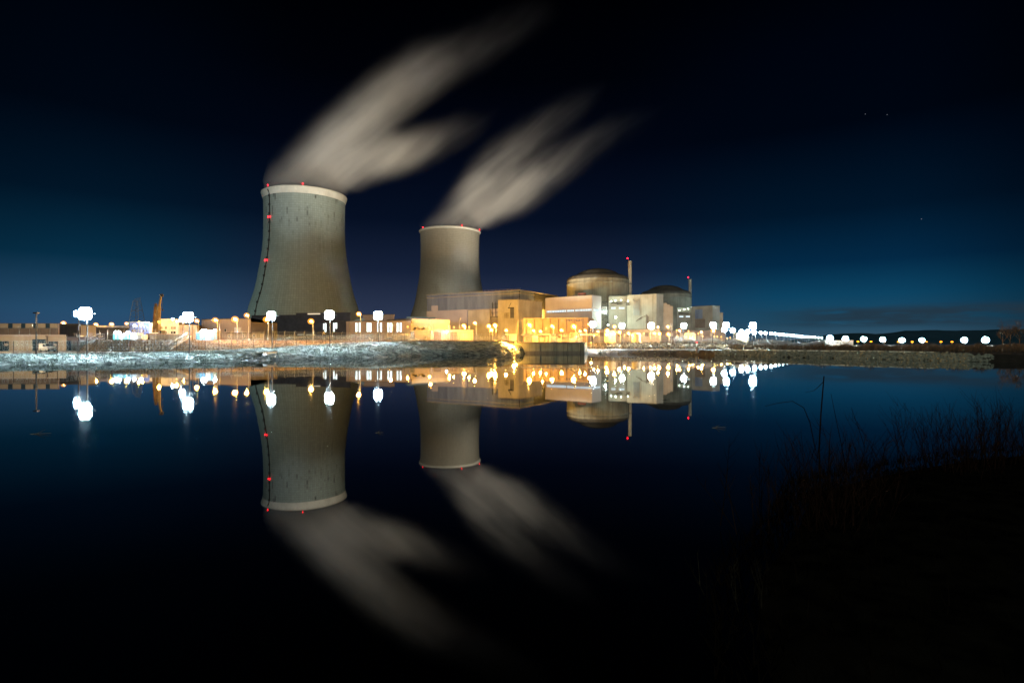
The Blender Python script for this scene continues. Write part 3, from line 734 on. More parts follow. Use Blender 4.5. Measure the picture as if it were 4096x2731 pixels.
q = MB(); f.slab(q, 1706.4, 2078, 39.62, 39.98, .004, .7); q.prism([f.B + f.d * .004, f.B + f.d * .7, f.B + f.d * .7 + perp * .35, f.B + f.d * .004 + perp * .35], 39.62, 39.98); q.obj('ledge', M['conc'], t)
MB().prism([f.A - f.n * .5, f.B - f.n * .5, f.B + perp, f.A + perp], 3.9, 29.88).obj('wall', M['concw'], t)
q = MB(); f.slab(q, 1707.5, 1870, 4, 29.3, -.49, .1); q.obj('wall_panel', M['concw'], t)
q = MB(); f.slab(q, 1727, 1753, 29.6, 33.6, .36, .42); q.obj('cladding_patch', M['concw'], t)
q = MB()
for k in range(26):
    p = f.A.lerp(f.B, (k + .5) / 26) - f.n * 2; q.bar((p.x, p.y, 42.3), (p.x, p.y, 43.4), .06)
a = f.A - f.n * 2; b = f.B - f.n * 2; q.bar((a.x, a.y, 43.4), (b.x, b.y, 43.4), .07); q.obj('roof_railing', M['metal'], t)
t, f2 = block('ribbed_annex', 'pale ribbed annex stepping down from the turbine hall corner', 'annex', (2114, 440), (2183, 452), 39.6, 26, M['ribgap'], zb=3.9)
MB().rib(f2.A, f2.B, 20, 39.3, f2.n, 1.25, .7, .35).obj('cladding_ribs', M['conc'], t)
win(f2, t, [(2116.5, 2119.5, 1189.5, 1202)], M['lwin'], 'window', o=.45)
win(f2, t, [(2172, 2178, 1247, 1255)], M['lwinw'], 'window', o=.45)
bulb(t, P(2170, 1262, 428), 60000, GOLD, .3); MB().sphere(P(2170, 1262, 428.4), .5, 8, 6).obj('rib_fill_lamp', lens(GOLD, 3), t)  # added lamp, put in to brighten the annex ribs
q = MB(); f2.slab(q, 2112, 2214, 39.87, 40.3, -1, .8); q.obj('gantry_rail', M['metal'], t)
# concrete blocks in front of it
fA = Face((1992, 402), (2074, 393)); C3 = Vector((X(2169, 414), 414))
t = thing('concrete_block', (fA.A.x, fA.A.y, 4), 'tall plain concrete block with a dark hoist door, before the turbine hall', 'concrete block')
back = -fA.n * 14
MB().prism([fA.A, fA.B, C3, C3 + Vector((-12, 12)), fA.A + back], 3.9, 33.9).obj('wall', M['conc'], t)
MB().prism([fA.A + fA.n * .2, fA.B + fA.n * .25 + Vector((.2, 0)), C3 + Vector((.3, -.1)), C3 + Vector((-12, 12)), fA.A + back], 33.905, 34.3).obj('roof', M['concd'], t)
q = MB(); fA.rect(q, 2041, 2056, 1231, 1272, .01, .12); q.obj('hoist_door', M['darkc'], t)
q = MB(); q.bar((*(fA.at(2037) + fA.n * 1.2), fA.z(2037, 1233)), (*(fA.at(2048) + fA.n * 1.2), fA.z(2048, 1211)), .16); fA.rect(q, 2036, 2055, 1230, 1233.5, .01, 1.4); q.obj('hoist_beam', M['dark'], t)
q = MB()
for yy in (1252, 1258, 1264, 1270): fA.rect(q, 2022, 2035, yy, yy + .8, .01, 1.0)
for pxx in (2022, 2028, 2034): fA.rect(q, pxx, pxx + .8, 1252, 1271, .8, .95)
q.obj('stair_cage', M['dark'], t)
q = MB()
for k in range(16): p = fA.A.lerp(fA.B, k / 15) - fA.n * .5; q.bar((p.x, p.y, 34.3), (p.x, p.y, 35.3), .05)
for k in range(20): p = fA.B.lerp(C3, k / 19); q.bar((p.x, p.y + .4, 34.3), (p.x, p.y + .4, 35.3), .05)
q.bar((*(fA.A - fA.n * .5), 35.3), (*(fA.B - fA.n * .5), 35.3), .06); q.bar((fA.B.x, fA.B.y + .4, 35.3), (C3.x, C3.y + .4, 35.3), .06); q.obj('railing', M['metal'], t)
t, f = block('concrete_block', 'lower weathered concrete block under the ribbed cladding', 'concrete block', (1872, 424), (1960, 413), 28.6, 8, M['conc'], zb=3.9, roofm=M['concd'])
t, f = block('concrete_block', 'recessed darker concrete bay between the two concrete blocks', 'concrete block', (1961, 416), (1991, 412), 23.0, 6, M['concd'], zb=3.9)
q = MB()
for k in range(4): f.slab(q, 1963, 1990, 23.3 + k * 3, 23.45 + k * 3, -2, -.5)
for p in (1963, 1976, 1989.5): f.slab(q, p, p + 1, 23.3, 34, -1.9, -1.7)
q.obj('stair_cage', M['dark'], t)
t, f = block('pump_house', 'long weathered gold-lit pump house below the white fuel building', 'pump house', (2094, 338), (2352, 326), Zy(1273, 332), 20, M['brown'], zb=3.9, roofm=M['concd'])
win(f, t, [(2264 + k * 10, 2270 + k * 10, 1279, 1284) for k in range(7)], M['lwinlow'])
q = MB()
for k in range(8): f.slab(q, 2104 + k * 32, 2106 + k * 32, 4, Zy(1276, 332), .004, .5)
q.obj('wall_pilasters', M['brown'], t)

# fuel building with the window strip
fB = Face((2181, 421), (2368, 396)); CC = Vector((X(2405, 405), 405))
t = thing('fuel_building', (fB.A.x, fB.A.y, 4), 'smooth white building with a long strip of lit windows', 'building')
ztf = 37.3
MB().prism([fB.A, fB.B, CC, CC + Vector((-6, 30)), fB.A - fB.n * 26], 3.9, ztf).obj('wall', M['concw'], t)
MB().prism([fB.A + fB.n * .2, fB.B + fB.n * .2, CC + Vector((.2, 0)), CC + Vector((-6, 30)), fB.A - fB.n * 26], ztf + .002, ztf + .35).obj('roof', M['roof'], t)
groups = [(2187, 2195), (2196, 2204), (2206, 2214), (2215, 2223), (2225, 2233), (2234, 2242), (2243, 2252), (2253, 2264), (2268, 2276), (2277, 2286), (2287, 2296), (2301, 2308), (2309, 2315), (2318, 2326), (2327, 2335), (2337, 2346), (2347, 2356), (2357, 2366)]
for a, b in groups:
    zz = 27.2; q = MB(); fB.slab(q, a, b, zz - .75, zz + .75, .004, .06); wo = q.obj('window', M['lwin'], t)
    fr_ = MB(); fB.slab(fr_, a - .2, b + .2, zz - .95, zz - .76, .004, .2)
    aa, bb = fB.at(a), fB.at(b)
    for kk in (.5,):
        p = aa.lerp(bb, kk); fr_.prism([p - fB.d * .09 + fB.n * .07, p + fB.d * .09 + fB.n * .07, p + fB.d * .09 + fB.n * .14, p - fB.d * .09 + fB.n * .14], zz - .74, zz + .74)
    fr_.obj('frame', M['darkc'], wo)
fC = Face((2368, 396), (2405, 405))
for a, b in [(2374, 2380), (2381, 2387), (2388.5, 2394), (2395, 2400)]:
    q = MB(); fC.slab(q, a, b, 26.45, 27.95, .004, .06); q.obj('window', M['lwin'], t)
q = MB()
for k in range(20):
    p = fB.at(2285 + k * 4) - fB.n * 2.5; q.bar((p.x, p.y, ztf + .36), (p.x, p.y, ztf + 1.5 + .5 * (k % 3)), .12)
q.obj('roof_vents', M['dark'], t)
q = MB(); fB.slab(q, 2302, 2330, ztf + .36, ztf + 2.4, -5, -3); q.obj('roof_louvre', mat('rust_red_louvre', (.16, .045, .03), None, .5), t)

# containment buildings
def containment(px, d, label, zk, ledges, pil):
    c = Vector((X(px, d), d, 4))
    t = thing('reactor_building', c, label, 'reactor building', 'domed reactor buildings')
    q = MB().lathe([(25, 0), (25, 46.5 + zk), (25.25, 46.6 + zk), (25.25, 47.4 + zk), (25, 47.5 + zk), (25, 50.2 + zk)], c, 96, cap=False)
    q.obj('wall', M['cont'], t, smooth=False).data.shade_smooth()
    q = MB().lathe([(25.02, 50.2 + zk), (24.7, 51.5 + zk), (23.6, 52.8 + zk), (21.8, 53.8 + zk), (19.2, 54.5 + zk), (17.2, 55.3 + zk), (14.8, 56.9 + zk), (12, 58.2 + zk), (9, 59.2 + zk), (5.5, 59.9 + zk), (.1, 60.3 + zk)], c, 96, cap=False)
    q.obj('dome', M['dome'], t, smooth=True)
    q = MB()
    for (p0, p1, dd, zt) in pil:
        q.box(X(p0, dd), X(p1, dd), dd, dd + 6, 4, zt)
    q.obj('buttress', M['conc'], t)
    q = MB()
    for k in range(60):
        a = 2 * math.pi * k / 60; q.bar((c.x + 24.9 * math.cos(a), c.y + 24.9 * math.sin(a), 54.3 + zk), (c.x + 24.9 * math.cos(a), c.y + 24.9 * math.sin(a), 55.4 + zk), .05)
    return t
containment(2391, 462, 'nearer domed reactor building behind the lit white building', .3, 0, [(2415, 2433, 438.5, 51)])
containment(2662, 571, 'farther domed reactor building behind the stepped concrete building', -1.8, 0, [(2690, 2706, 547, 49)])
def vent_stack(px, d, ytop, label):
    c = Vector((X(px, d), d, 4)); H = Zy(ytop, d) - 4
    t = thing('vent_stack', c, label, 'chimney', 'vent stacks by the reactors')
    MB().lathe([(1.55, 0), (1.45, H)], c, 20).obj('shaft', M['conc'], t, smooth=False)
    MB().lathe([(1.62, H * .72), (1.62, H * .72 + .5)], c, 20).obj('band', M['dark'], t)
    q = MB(); q.bar((c.x - 2.0, c.y, H + 2), (c.x - 2.0, c.y, H + 5.5), .1); q.bar((c.x - 2.0, c.y, H + 2.2), (c.x, c.y, H + 2.2), .1); q.obj('bracket', M['dark'], t)
    MB().sphere((c.x - 2.0, c.y - .3, H + 6.1), .55, 8, 6).obj('beacon', lens(RED, 9), t)
vent_stack(2520, 455, 1044, 'taller looking vent stack beside the nearer dome, red beacon on top')
vent_stack(2760.5, 562, 1118, 'vent stack beside the farther dome, red beacon on top')

# service blocks with green-white work lights
def service(px0, px1, d, ytop, label, wins, plats, lights, sc):
    t, f = block('service_block', label, 'service block', (px0, d), (px1, d), Zy(ytop, d), 14, M['conc'], zb=3.9, group='service blocks beside the domes')
    win(f, t, wins, M['lwin'], frame=M['metal'], bars=3)
    for (a, b, y0, y1) in plats:
        q = MB(); f.rect(q, a, b, y1 - 1.5 * sc, y1, .01, 2.2); f.rect(q, a, b, y0, y0 + 1.0 * sc, 2.0, 2.2)
        n = 6
        for k in range(n + 1):
            p = a + (b - a - .5) * k / n; f.rect(q, p, p + .5, y0, y1, 2.0, 2.2)
        q.obj('platform', M['dark'], t)
    for (px, py, s) in lights:
        p = f.at(px) + f.n * 1.6; z = f.z(px, py)
        q = MB(); q.sphere((p.x, p.y, z), .45 * s, 8, 5, .7); q.bar((p.x, p.y, z + .3), (*(f.at(px) + f.n * .02), z + .5), .06)
        lo = q.obj('work_light', lens(GREENW, 9), t)
        ld_ = bpy.data.lights.new('work_light', 'POINT'); ld_.energy = 8000 * s * s; ld_.color = GREENW; ld_.shadow_soft_size = .4
        l2 = bpy.data.objects.new('work_light_bulb', ld_); COL.objects.link(l2); l2.location = (p.x, p.y - 1.0, z - .6)
        l2.parent = lo; l2.matrix_parent_inverse = lo.matrix_world.inverted() if False else Matrix.Translation(-Vector(t.location))
    return t, f
service(2434, 2507, 428, 1184, 'green-lit service block between the nearer dome and the stepped building',
        [(2445, 2462, 1228, 1236), (2475, 2498, 1228, 1236)], [(2440, 2470, 1209, 1213), (2467, 2487, 1207, 1218)], [(2443, 1206, 1.2), (2461, 1203, 1.2), (2483, 1202, .9)], 1)
service(2708, 2766, 520, 1231, 'green-lit service block beside the farther dome',
        [(2717, 2733, 1263, 1269), (2743, 2760, 1263, 1269)], [(2713, 2735, 1249, 1252), (2736, 2752, 1249, 1256)], [(2716, 1241, 1.2), (2735, 1238, 1.2), (2751, 1236, .9)], .8)
# stepped auxiliary buildings
fD = Face((2508, 420), (2626, 408))
t = thing('stepped_building', (fD.A.x, fD.A.y, 4), 'broad beige concrete building stepping down beside the farther dome', 'building')
zt = 39.2; E1 = Vector((X(2653, 414), 414))
MB().prism([fD.A, fD.B, E1, E1 + Vector((0, 22)), fD.A - fD.n * 24], 3.9, zt).obj('wall', M['conc'], t)
MB().prism([fD.A + fD.n * .2, fD.B + fD.n * .2, E1 + Vector((.2, 0)), E1 + Vector((.2, 22)), fD.A - fD.n * 24], zt + .002, zt + .3).obj('roof', M['concd'], t)
q = MB()
for (a, b, y0) in [(2653.3, 2668, 1212), (2668, 2680, 1217), (2680, 2692, 1224)]:
    q.box(X(a, 415), X(b, 415) - .01, 415, 434, 3.9, Zy(y0, 415))
q.obj('side_steps', M['beige'], t)
q = MB(); fD.slab(q, 2611, 2612.2, 4, zt - .3, .004, .35); q.obj('joint', M['concd'], t)
q = MB()
for k in range(6):
    pxx = 2537 + k * 4.2; pp = fD.at(pxx) + fD.n * 1.3; z1 = Zy(1204, 416) + (1.2 if k in (0, 5) else 0)
    q.tube([(pp.x, pp.y, Zy(1262, 416)), (pp.x, pp.y, z1 - 1), (pp.x - .2, pp.y + .4, z1), (pp.x - .2, pp.y + 1.25, z1 + .2)], .32, 6)
for yy in (1206, 1225, 1245): fD.rect(q, 2534, 2562, yy, yy + .8, .01, 1.7)
q.obj('riser_pipes', M['metal'], t)
q = MB()
for k in range(4):
    z0 = Zy(1258 + k * 3.2, 416)
    pts = [fD.at(2560 - k * 6), fD.at(2584 + k * 2)]
    q.tube([(pts[0].x, pts[0].y - 1 - k * .4, Zy(1275 + k * 3, 416)), (pts[0].x + 4, pts[0].y - 1 - k * .4, z0), (pts[1].x, pts[1].y - 1 - k * .4, z0), (pts[1].x, pts[1].y - 1 - k * .4, 6)], .22, 5)
q.obj('cable_ducts', M['brown'], t)
q = MB(); fD.rect(q, 2500, 2521, 1209, 1210, .01, 2.4); fD.rect(q, 2508.5, 2521, 1219, 1220.5, .01, 2.4)
for k in range(6): fD.rect(q, 2509 + k * 2.2, 2509.6 + k * 2.2, 1210, 1219, 2.2, 2.4)
q.obj('platform', M['dark'], t)
p = fD.at(2515) + fD.n * 1.6; zq = fD.z(2515, 1205)
q = MB().sphere((p.x, p.y, zq), .5, 8, 5, .7); lo = q.obj('work_light', lens(GREENW, 9), t)
ld_ = bpy.data.lights.new('work_light', 'POINT'); ld_.energy = 9000; ld_.color = GREENW; ld_.shadow_soft_size = .4
l2 = bpy.data.objects.new('work_light_bulb', ld_); COL.objects.link(l2); l2.location = (p.x, p.y - 1, zq - .6); l2.parent = lo; l2.matrix_parent_inverse = Matrix.Translation(-Vector(t.location))
fE = Face((2767, 516), (2850, 500)); E2 = Vector((X(2879, 506), 506))
t = thing('stepped_building', (fE.A.x, fE.A.y, 4), 'farthest beige concrete building at the east end of the plant', 'building')
zt = 37.2
MB().prism([fE.A, fE.B, E2, E2 + Vector((0, 22)), fE.A - fE.n * 24], 3.9, zt).obj('wall', M['conc'], t)
MB().prism([fE.A + fE.n * .2, fE.B + fE.n * .2, E2 + Vector((.2, 0)), E2 + Vector((.2, 22)), fE.A - fE.n * 24], zt + .002, zt + .3).obj('roof', M['concd'], t)
q = MB(); q.box(X(2879, 507) + .01, X(2892, 507), 507, 526, 3.9, Zy(1250, 507)); q.obj('side_step', M['beige'], t)
q = MB(); fE.rect(q, 2781, 2810, 1238, 1275, .01, .15); q.obj('louvre', M['steelc'], t)
q = MB()
for k in range(10): fE.rect(q, 2783 + k * 4, 2784 + k * 4, 1276, 1310, .01, .6)
q.obj('riser_pipes', M['brown'], t)
# steel stair tower beside the fuel building
t = thing('stair_tower', (X(2407, 418), 418, 4), 'open steel stair tower between the white building and the dome buttress', 'stair tower')
q = MB(); x0, x1 = X(2407, 412), X(2433, 412)
zs = [Zy(v, 412) for v in (1330, 1312, 1294, 1279, 1260, 1240, 1224, 1208)]
for xx in (x0, (x0 + x1) / 2, x1):
    for yy in (411, 417): q.bar((xx, yy, 4), (xx, yy, zs[-1]), .14)
for z in zs:
    q.box(x0, x1, 411, 417, z, z + .15); q.bar((x0, 411, z + 1.1), (x1, 411, z + 1.1), .07)
for i, z in enumerate(zs[:-1]):
    a, b = (x0, x1) if i % 2 else (x1, x0); q.bar((a, 410.8, z), (b, 410.8, zs[i + 1]), .13)
q.obj('frame', M['dark'], t)
q = MB(); q.box(X(2408, 417), X(2428, 417), 417.1, 418, Zy(1254, 417), Zy(1226, 417)); q.obj('enclosure', M['white'], t)
bulb(t, (X(2420, 409), 408, Zy(1247, 412)), 20000, GREENW); bulb(t, (X(2464, 400), 402, Zy(1268, 402)), 16000, GREENW)
q = MB().sphere((X(2421, 409), 408, Zy(1250, 409)), .55, 8, 5); q.sphere((X(2463, 402), 402.5, Zy(1269, 402)), .7, 8, 5); q.sphere((X(2433, 402), 402.5, Zy(1299, 402)), .6, 8, 5); q.obj('work_light', lens(GREENW, 9), t)
# low foreground galleries under the domes
t, f = block('low_gallery', 'low warm-lit concrete gallery under the green-lit service block', 'gallery', (2356, 362), (2640, 352), Zy(1318, 357), 14, M['beige'], zb=3.8)
win(f, t, [(2400 + k * 36, 2414 + k * 36, 1330, 1345) for k in range(6)], M['brown'], 'roller_door')
t, f = block('low_gallery', 'low warm-lit concrete gallery under the farther service block', 'gallery', (2646, 380), (2900, 372), Zy(1322, 376), 14, M['brown'], zb=3.8)
win(f, t, [(2680 + k * 40, 2692 + k * 40, 1332, 1345) for k in range(5)], M['beige'], 'roller_door')
t, f = block('gate_building', 'small tan block at the start of the long lamp row', 'building', (2944, 300), (2990, 298), Zy(1333, 300), 8, M['cream'], zb=3.2)
win(f, t, [(2955, 2962, 1340, 1352)], M['brown'], 'door')
t, f = block('site_office', 'low white site office with small windows past the lamp row', 'office', (3297, 262), (3412, 256), Zy(1363, 260), 8, M['white'], zb=2.0, roofm=M['white'])
win(f, t, [(3312, 3315, 1368, 1372), (3330, 3334, 1368, 1373), (3342, 3345, 1368, 1373), (3346.5, 3349, 1368, 1373), (3350.5, 3353, 1368, 1373)], M['glassd'])
win(f, t, [(3360, 3363, 1368, 1378)], M['metal'], 'door'); bulb(t, (X(3326, 250), 256, 4.3), 3500, COOL, .15)  # added point light without a fixture, brightens the office front

# industrial clutter on the deck terrace
def transformer(px, d, label, s=1.0):
    zb = gz(px, d); c = Vector((X(px, d), d, zb)); t = thing('transformer', c, label, 'transformer', 'transformers on the quay terrace')
    MB().box(c.x - 1.6 * s, c.x + 1.6 * s, c.y - 1, c.y + 1, zb + .3, zb + 2.6 * s).obj('tank', M['metal'], t)
    q = MB()
    for k in range(9): q.box(c.x - 1.5 * s + k * .36 * s, c.x - 1.42 * s + k * .36 * s, c.y - 1.7, c.y - 1.01, zb + .5, zb + 2.3 * s)
    q.obj('cooling_fins', M['metal'], t)
    for k in (-1, 0, 1): MB().lathe([(.12, 0), (.2, .1), (.1, .3), (.2, .4), (.1, .6), (.18, .7), (.06, 1.3)], (c.x + k * 1.0 * s, c.y, zb + 2.6 * s), 8).obj('bushing', M['brown'], t)
    MB().box(c.x - 1.9 * s, c.x + 1.9 * s, c.y - 1.3, c.y + 1.3, zb - .05, zb + .29).obj('plinth', M['conc'], t)
for (px, d, lb, s) in [(2215, 230, 'grey finned transformer behind the middle of the quay railing', 1.0), (2262, 236, 'grey finned transformer toward the east end of the quay railing', 1.1), (2318, 240, 'grey finned transformer at the east corner of the quay deck', .9)]:
    transformer(px, d, lb, s)
def tank(px, d, r, h, label):
    zb = gz(px, d); c = Vector((X(px, d), d, zb)); t = thing('storage_tank', c, label, 'tank', 'storage tanks on the terrace')
    MB().lathe([(r, 0), (r, h), (r * .7, h + .3 * r), (.05, h + .42 * r)], c, 24, cap=False).obj('shell', M['conc'], t)
    q = MB()
    for k in range(int(h / .35)): q.box(c.x + r * .6, c.x + r * .6 + .5, c.y - r * .86 - .1, c.y - r * .86, zb + .3 + k * .35, zb + .36 + k * .35)
    q.obj('ladder', M['dark'], t)
for a in [(2296, 258, 2.2, 4.2, 'squat pale tank behind the quay transformers'), (2440, 268, 2.6, 5.0, 'squat pale tank below the green-lit stair tower'), (2545, 262, 2.0, 4.0, 'small pale tank below the riser pipes'), (2760, 300, 2.8, 5.0, 'pale tank in front of the farther low gallery')]: tank(*a)
t = thing('crane_shed', P(2070, 1364, 240), 'small lit white shed behind the west end of the quay wall', 'shed')
MB().box(X(2036, 212), X(2066, 212), 212, 217, 3.9, Zy(1338, 212)).obj('body', M['white'], t)
q = MB()
for k in range(9): q.box(X(2037 + k * 3.4, 211.9), X(2037.8 + k * 3.4, 211.9), 211.8, 211.98, 4, Zy(1340, 212))
q.obj('slats', M['metal'], t)
q = MB(); q.box(X(2020, 214), X(2068, 214), 211.4, 218, Zy(1338, 212) + .002, Zy(1336.6, 212)); q.obj('roof', M['white'], t)
t = thing('lattice_jib', P(2065, 1340, 222), 'slender leaning jib above the lit white shed', 'crane')
q = MB()
for dx in (-.35, .35):
    q.bar(P(2066, 1338, 222) + Vector((dx, 0, 0)), P(2074, 1280, 222) + Vector((dx * .4, 0, 0)), .08)
    q.bar(P(2096, 1334, 224) + Vector((dx, 0, 0)), P(2090, 1284, 224) + Vector((dx * .4, 0, 0)), .08)
q.bar(P(2073, 1281, 222), P(2092, 1283, 224), .12); q.obj('jib', M['cream'], t)
t = thing('pipe_bridge', P(2100, 1366, 262), 'long low pipe bridge across the terrace behind the quay', 'pipe bridge')
q = MB()
for k in range(14):
    pxx = 2085 + k * 22; q.bar(P(pxx, 1366, 262), P(pxx, 1334, 262), .14); q.bar(P(pxx, 1350, 262), P(pxx + 22, 1334, 262), .06)
for yy in (1334, 1342): q.bar(P(2085, yy, 262), P(2393, yy, 262), .16)
q.obj('frame', M['rust'], t)
q = MB()
for k, yy in enumerate((1336, 1338.5, 1341)): q.bar(P(2085, yy, 262 - .6), P(2393, yy, 262 - .6), .2, n=6)
q.obj('pipes', M['metal'], t)
for i, (px, w_, d, y0, lb) in enumerate([(2160, 16, 218, 1352, 'beige switch cabinet behind the quay railing, nearest the lit shed'), (2184, 10, 220, 1347, 'narrow tall switch cabinet behind the quay railing'), (2232, 14, 216, 1353, 'beige switch cabinet under a deck lamp'), (2277, 18, 218, 1354, 'wide low switch cabinet between two transformers'), (2130, 22, 226, 1344, 'wide pale cabinet between the jib and the quay railing')]):
    zb = gz(px, d); t = thing('switch_cabinet', (X(px, d), d, zb), lb, 'cabinet', 'switch cabinets on the quay terrace')
    MB().box(X(px, d), X(px + w_, d), d, d + 1.2, zb - .05, Zy(y0, d)).obj('body', M['beige'], t)
    q = MB()
    for k in range(2): q.box(X(px + w_ * (k + .08) / 2, d), X(px + w_ * (k + .92) / 2, d), d - .06, d - .004, zb + .15, Zy(y0, d) - .1)
    q.obj('doors', M['cream'], t)

# ------------------------------------------------------------------ quay wall, outfall
t = thing('quay_wall', (X(2102, 190.5), 190.5, 0), 'tall stained concrete quay wall rising from the water', 'quay wall')
MB().prism([(X(2012, 189), 189.2), (X(2337, 190), 189.9), (X(2339, 192), 192.3), (X(2012, 192), 191.6)], -2, 3.35).obj('wall', mat('stained_concrete', (.50, .49, .35), (.34, .33, .23), .25, .9, .03, 2, streak=1.0), t)
MB().prism([(X(2012, 189), 188.9), (X(2341, 190), 189.5), (X(2342, 192), 193.3), (X(2012, 192), 193.0)], 3.353, 3.80).obj('coping', M['concd'], t)
MB().prism([(X(2102, 189), 188.85), (X(2337.2, 190), 189.55), (X(2337.2, 190), 189.88), (X(2102, 189), 189.18)], -1, .85).obj('plinth', M['concd'], t)
q = MB()
for pxx in (2160, 2215, 2270, 2322):
    q.box(X(pxx, 189.4), X(pxx + 1.2, 189.4), 189.35, 189.6, 0, 3.3)
q.obj('wall_joint', M['dark'], t)
c = P(1020, 1420, 113)
t = thing('outfall', (X(1046, 112), 112, 0), 'small concrete outfall with a sloping wing wall and white side slab', 'outfall')
x0, x1, x2, x3 = X(1020, 112), X(1054, 112), X(1067, 112), X(1098, 112)
q = MB().prism([(x0, 115), (x1, 113.4), (x1, 118.5), (x0, 118.5)], -.5, 1.3)
q.obj('headwall', M['white'], t)
q = MB().prism([(x0 - .1, 112.0), (x1 + .1, 111.6), (x1 + .1, 118.4), (x0 - .1, 118.4)], 1.304, 1.55); q.obj('roof_slab', M['conc'], t)
q = MB(); q.add([(x1, 111.8, 1.3), (x1, 114.0, 1.3), (x2 + .1, 109.6, .02), (x2 + .1, 109.9, -.5), (x1, 114, -.5), (x1, 111.8, -.5), (x1 + .1, 109.6, -.4)], [(0, 1, 2), (0, 2, 6, 5), (1, 4, 3, 2), (5, 6, 3, 4), (2, 3, 6), (0, 5, 4, 1)])
q.obj('wing_wall', M['dblue'], t)
q = MB()
for k in range(7): q.box(X(1033 + k * 3, 113), X(1033.6 + k * 3, 113), 113.0, 113.2, .35, 1.28)
q.obj('grating', M['dark'], t)
q = MB().prism([(x2 - .2, 112), (x3, 112), (x3, 112.5), (x2 - .2, 112.5)], -.6, .80); q.obj('side_slab', M['white'], t)

# rocks of the revetment
rr = random.Random(11); q = MB()
def rock(mb, c, s, rr):
    ico = [(0, 0, 1), (.89, 0, .45), (.28, .85, .45), (-.72, .53, .45), (-.72, -.53, .45), (.28, -.85, .45), (.72, .53, -.45), (-.28, .85, -.45), (-.89, 0, -.45), (-.28, -.85, -.45), (.72, -.53, -.45), (0, 0, -1)]
    fs = [(0,1,2),(0,2,3),(0,3,4),(0,4,5),(0,5,1),(1,6,2),(2,7,3),(3,8,4),(4,9,5),(5,10,1),(2,6,7),(3,7,8),(4,8,9),(5,9,10),(1,10,6),(11,7,6),(11,8,7),(11,9,8),(11,10,9),(11,6,10)]
    rot = Matrix.Rotation(rr.uniform(0, 6), 3, 'X') @ Matrix.Rotation(rr.uniform(0, 6), 3, 'Z')
    sc = (rr.uniform(.7, 1.4), rr.uniform(.6, 1.1), rr.uniform(.5, .9))
    vs = [Vector(c) + (rot @ Vector((v[0] * sc[0], v[1] * sc[1], v[2] * sc[2]))) * s * rr.uniform(.8, 1.2) for v in ico]
    mb.add(vs, fs)
for _ in range(2700):
    px = rr.uniform(2860, 3880) if rr.random() > .07 else rr.choice((rr.uniform(2380, 2860), rr.gauss(3900, 45)))
    pr = prof(px); k = rr.random(); a, b = pr[1], pr[2]
    d = a[0] + (b[0] - a[0]) * k - .1; z = a[1] + (b[1] - a[1]) * k
    rock(q, (X(px, d), d, z + rr.uniform(-.05, .10)), rr.uniform(.13, .27) * (1 + .5 * (rr.random() < .3)) * (1.15 if px > 3300 else 1), rr)
tag(q.obj('rock_revetment', M['rock']), 'pale angular stones facing the far bank below the kerb', 'rocks', kind='stuff')
q = MB(); prev = None
for px in range(2895, 3745, 10):
    pr = prof(px); d = pr[2][0] + .1; z = pr[2][1] + .02; dd = min(1.2, max(.05, (3745 - px) / 40)); cur = ((X(px, d), d), (X(px, d + dd), d + dd), z)
    if prev:
        a, b, z0 = prev; c_, e, z1 = cur; hh = .26
        q.add([(*a, z0), (*c_, z1), (*e, z1), (*b, z0), (*a, z0 + hh), (*c_, z1 + hh), (*e, z1 + hh), (*b, z0 + hh)], [(3, 2, 1, 0), (4, 5, 6, 7), (0, 1, 5, 4), (2, 3, 7, 6), (1, 2, 6, 5), (3, 0, 4, 7)])
    prev = cur
tag(q.obj('kerb', M['slab']), 'pale concrete kerb running along the top of the stones', 'kerb')
# scrub behind the kerb and along the far bank
def scrub(name, m, label, rng, n, h0, h1, seed, i0=3, i1=5):
    rr = random.Random(seed); mb = MB()
    for _ in range(n):
        px = rr.uniform(*rng); pr = prof(px); a, b = pr[i0], pr[i1]; k = rr.random(); d = a[0] + (b[0] - a[0]) * k; z = gz(px, d)
        cl = .55 + .45 * math.sin(px * .045 + 2 * math.sin(px * .013)); h = (h0 + (h1 - h0) * cl) * rr.uniform(.6, 1.1)
        c = Vector((X(px, d), d, z))
        for _k in range(4):
            an = rr.uniform(0, 6.28); le = rr.uniform(.15, .8) * h * .6; tip = c + Vector((math.cos(an) * le, math.sin(an) * le, h * rr.uniform(.6, 1)))
            w_ = rr.uniform(.012, .03); s = Vector((math.sin(an), -math.cos(an), 0)) * w_
            mb.add([c - s, c + s, tip + s * .3, tip - s * .3], [(0, 1, 2, 3)])
            for _j in range(3):
                f_ = rr.uniform(.3, .9); p0 = c.lerp(tip, f_); p1 = p0 + Vector((rr.uniform(-.4, .4), rr.uniform(-.4, .4), rr.uniform(.15, .5))) * h * .5
                mb.add([p0 - s * .6, p0 + s * .6, p1], [(0, 1, 2)])
    return tag(mb.obj(name, m), label, 'scrub', kind='stuff')
scrub('dark_scrub', M['scrub'], 'dark leafless scrub behind the kerb and stones', (2900, 4400), 6500, 1.0, 2.0, 21)
scrub('bank_scrub', M['scrub'], 'leafless scrub on the slope right of the quay wall', (2352, 2900), 2600, .6, 1.4, 22, 3, 5)
scrub('frosted_hedge', M['frost'], 'pale frosted scrub lit by the receding lamp row', (2700, 3300), 2600, 1.2, 2.6, 23, 5, 5)
sc_ = random.Random(5)

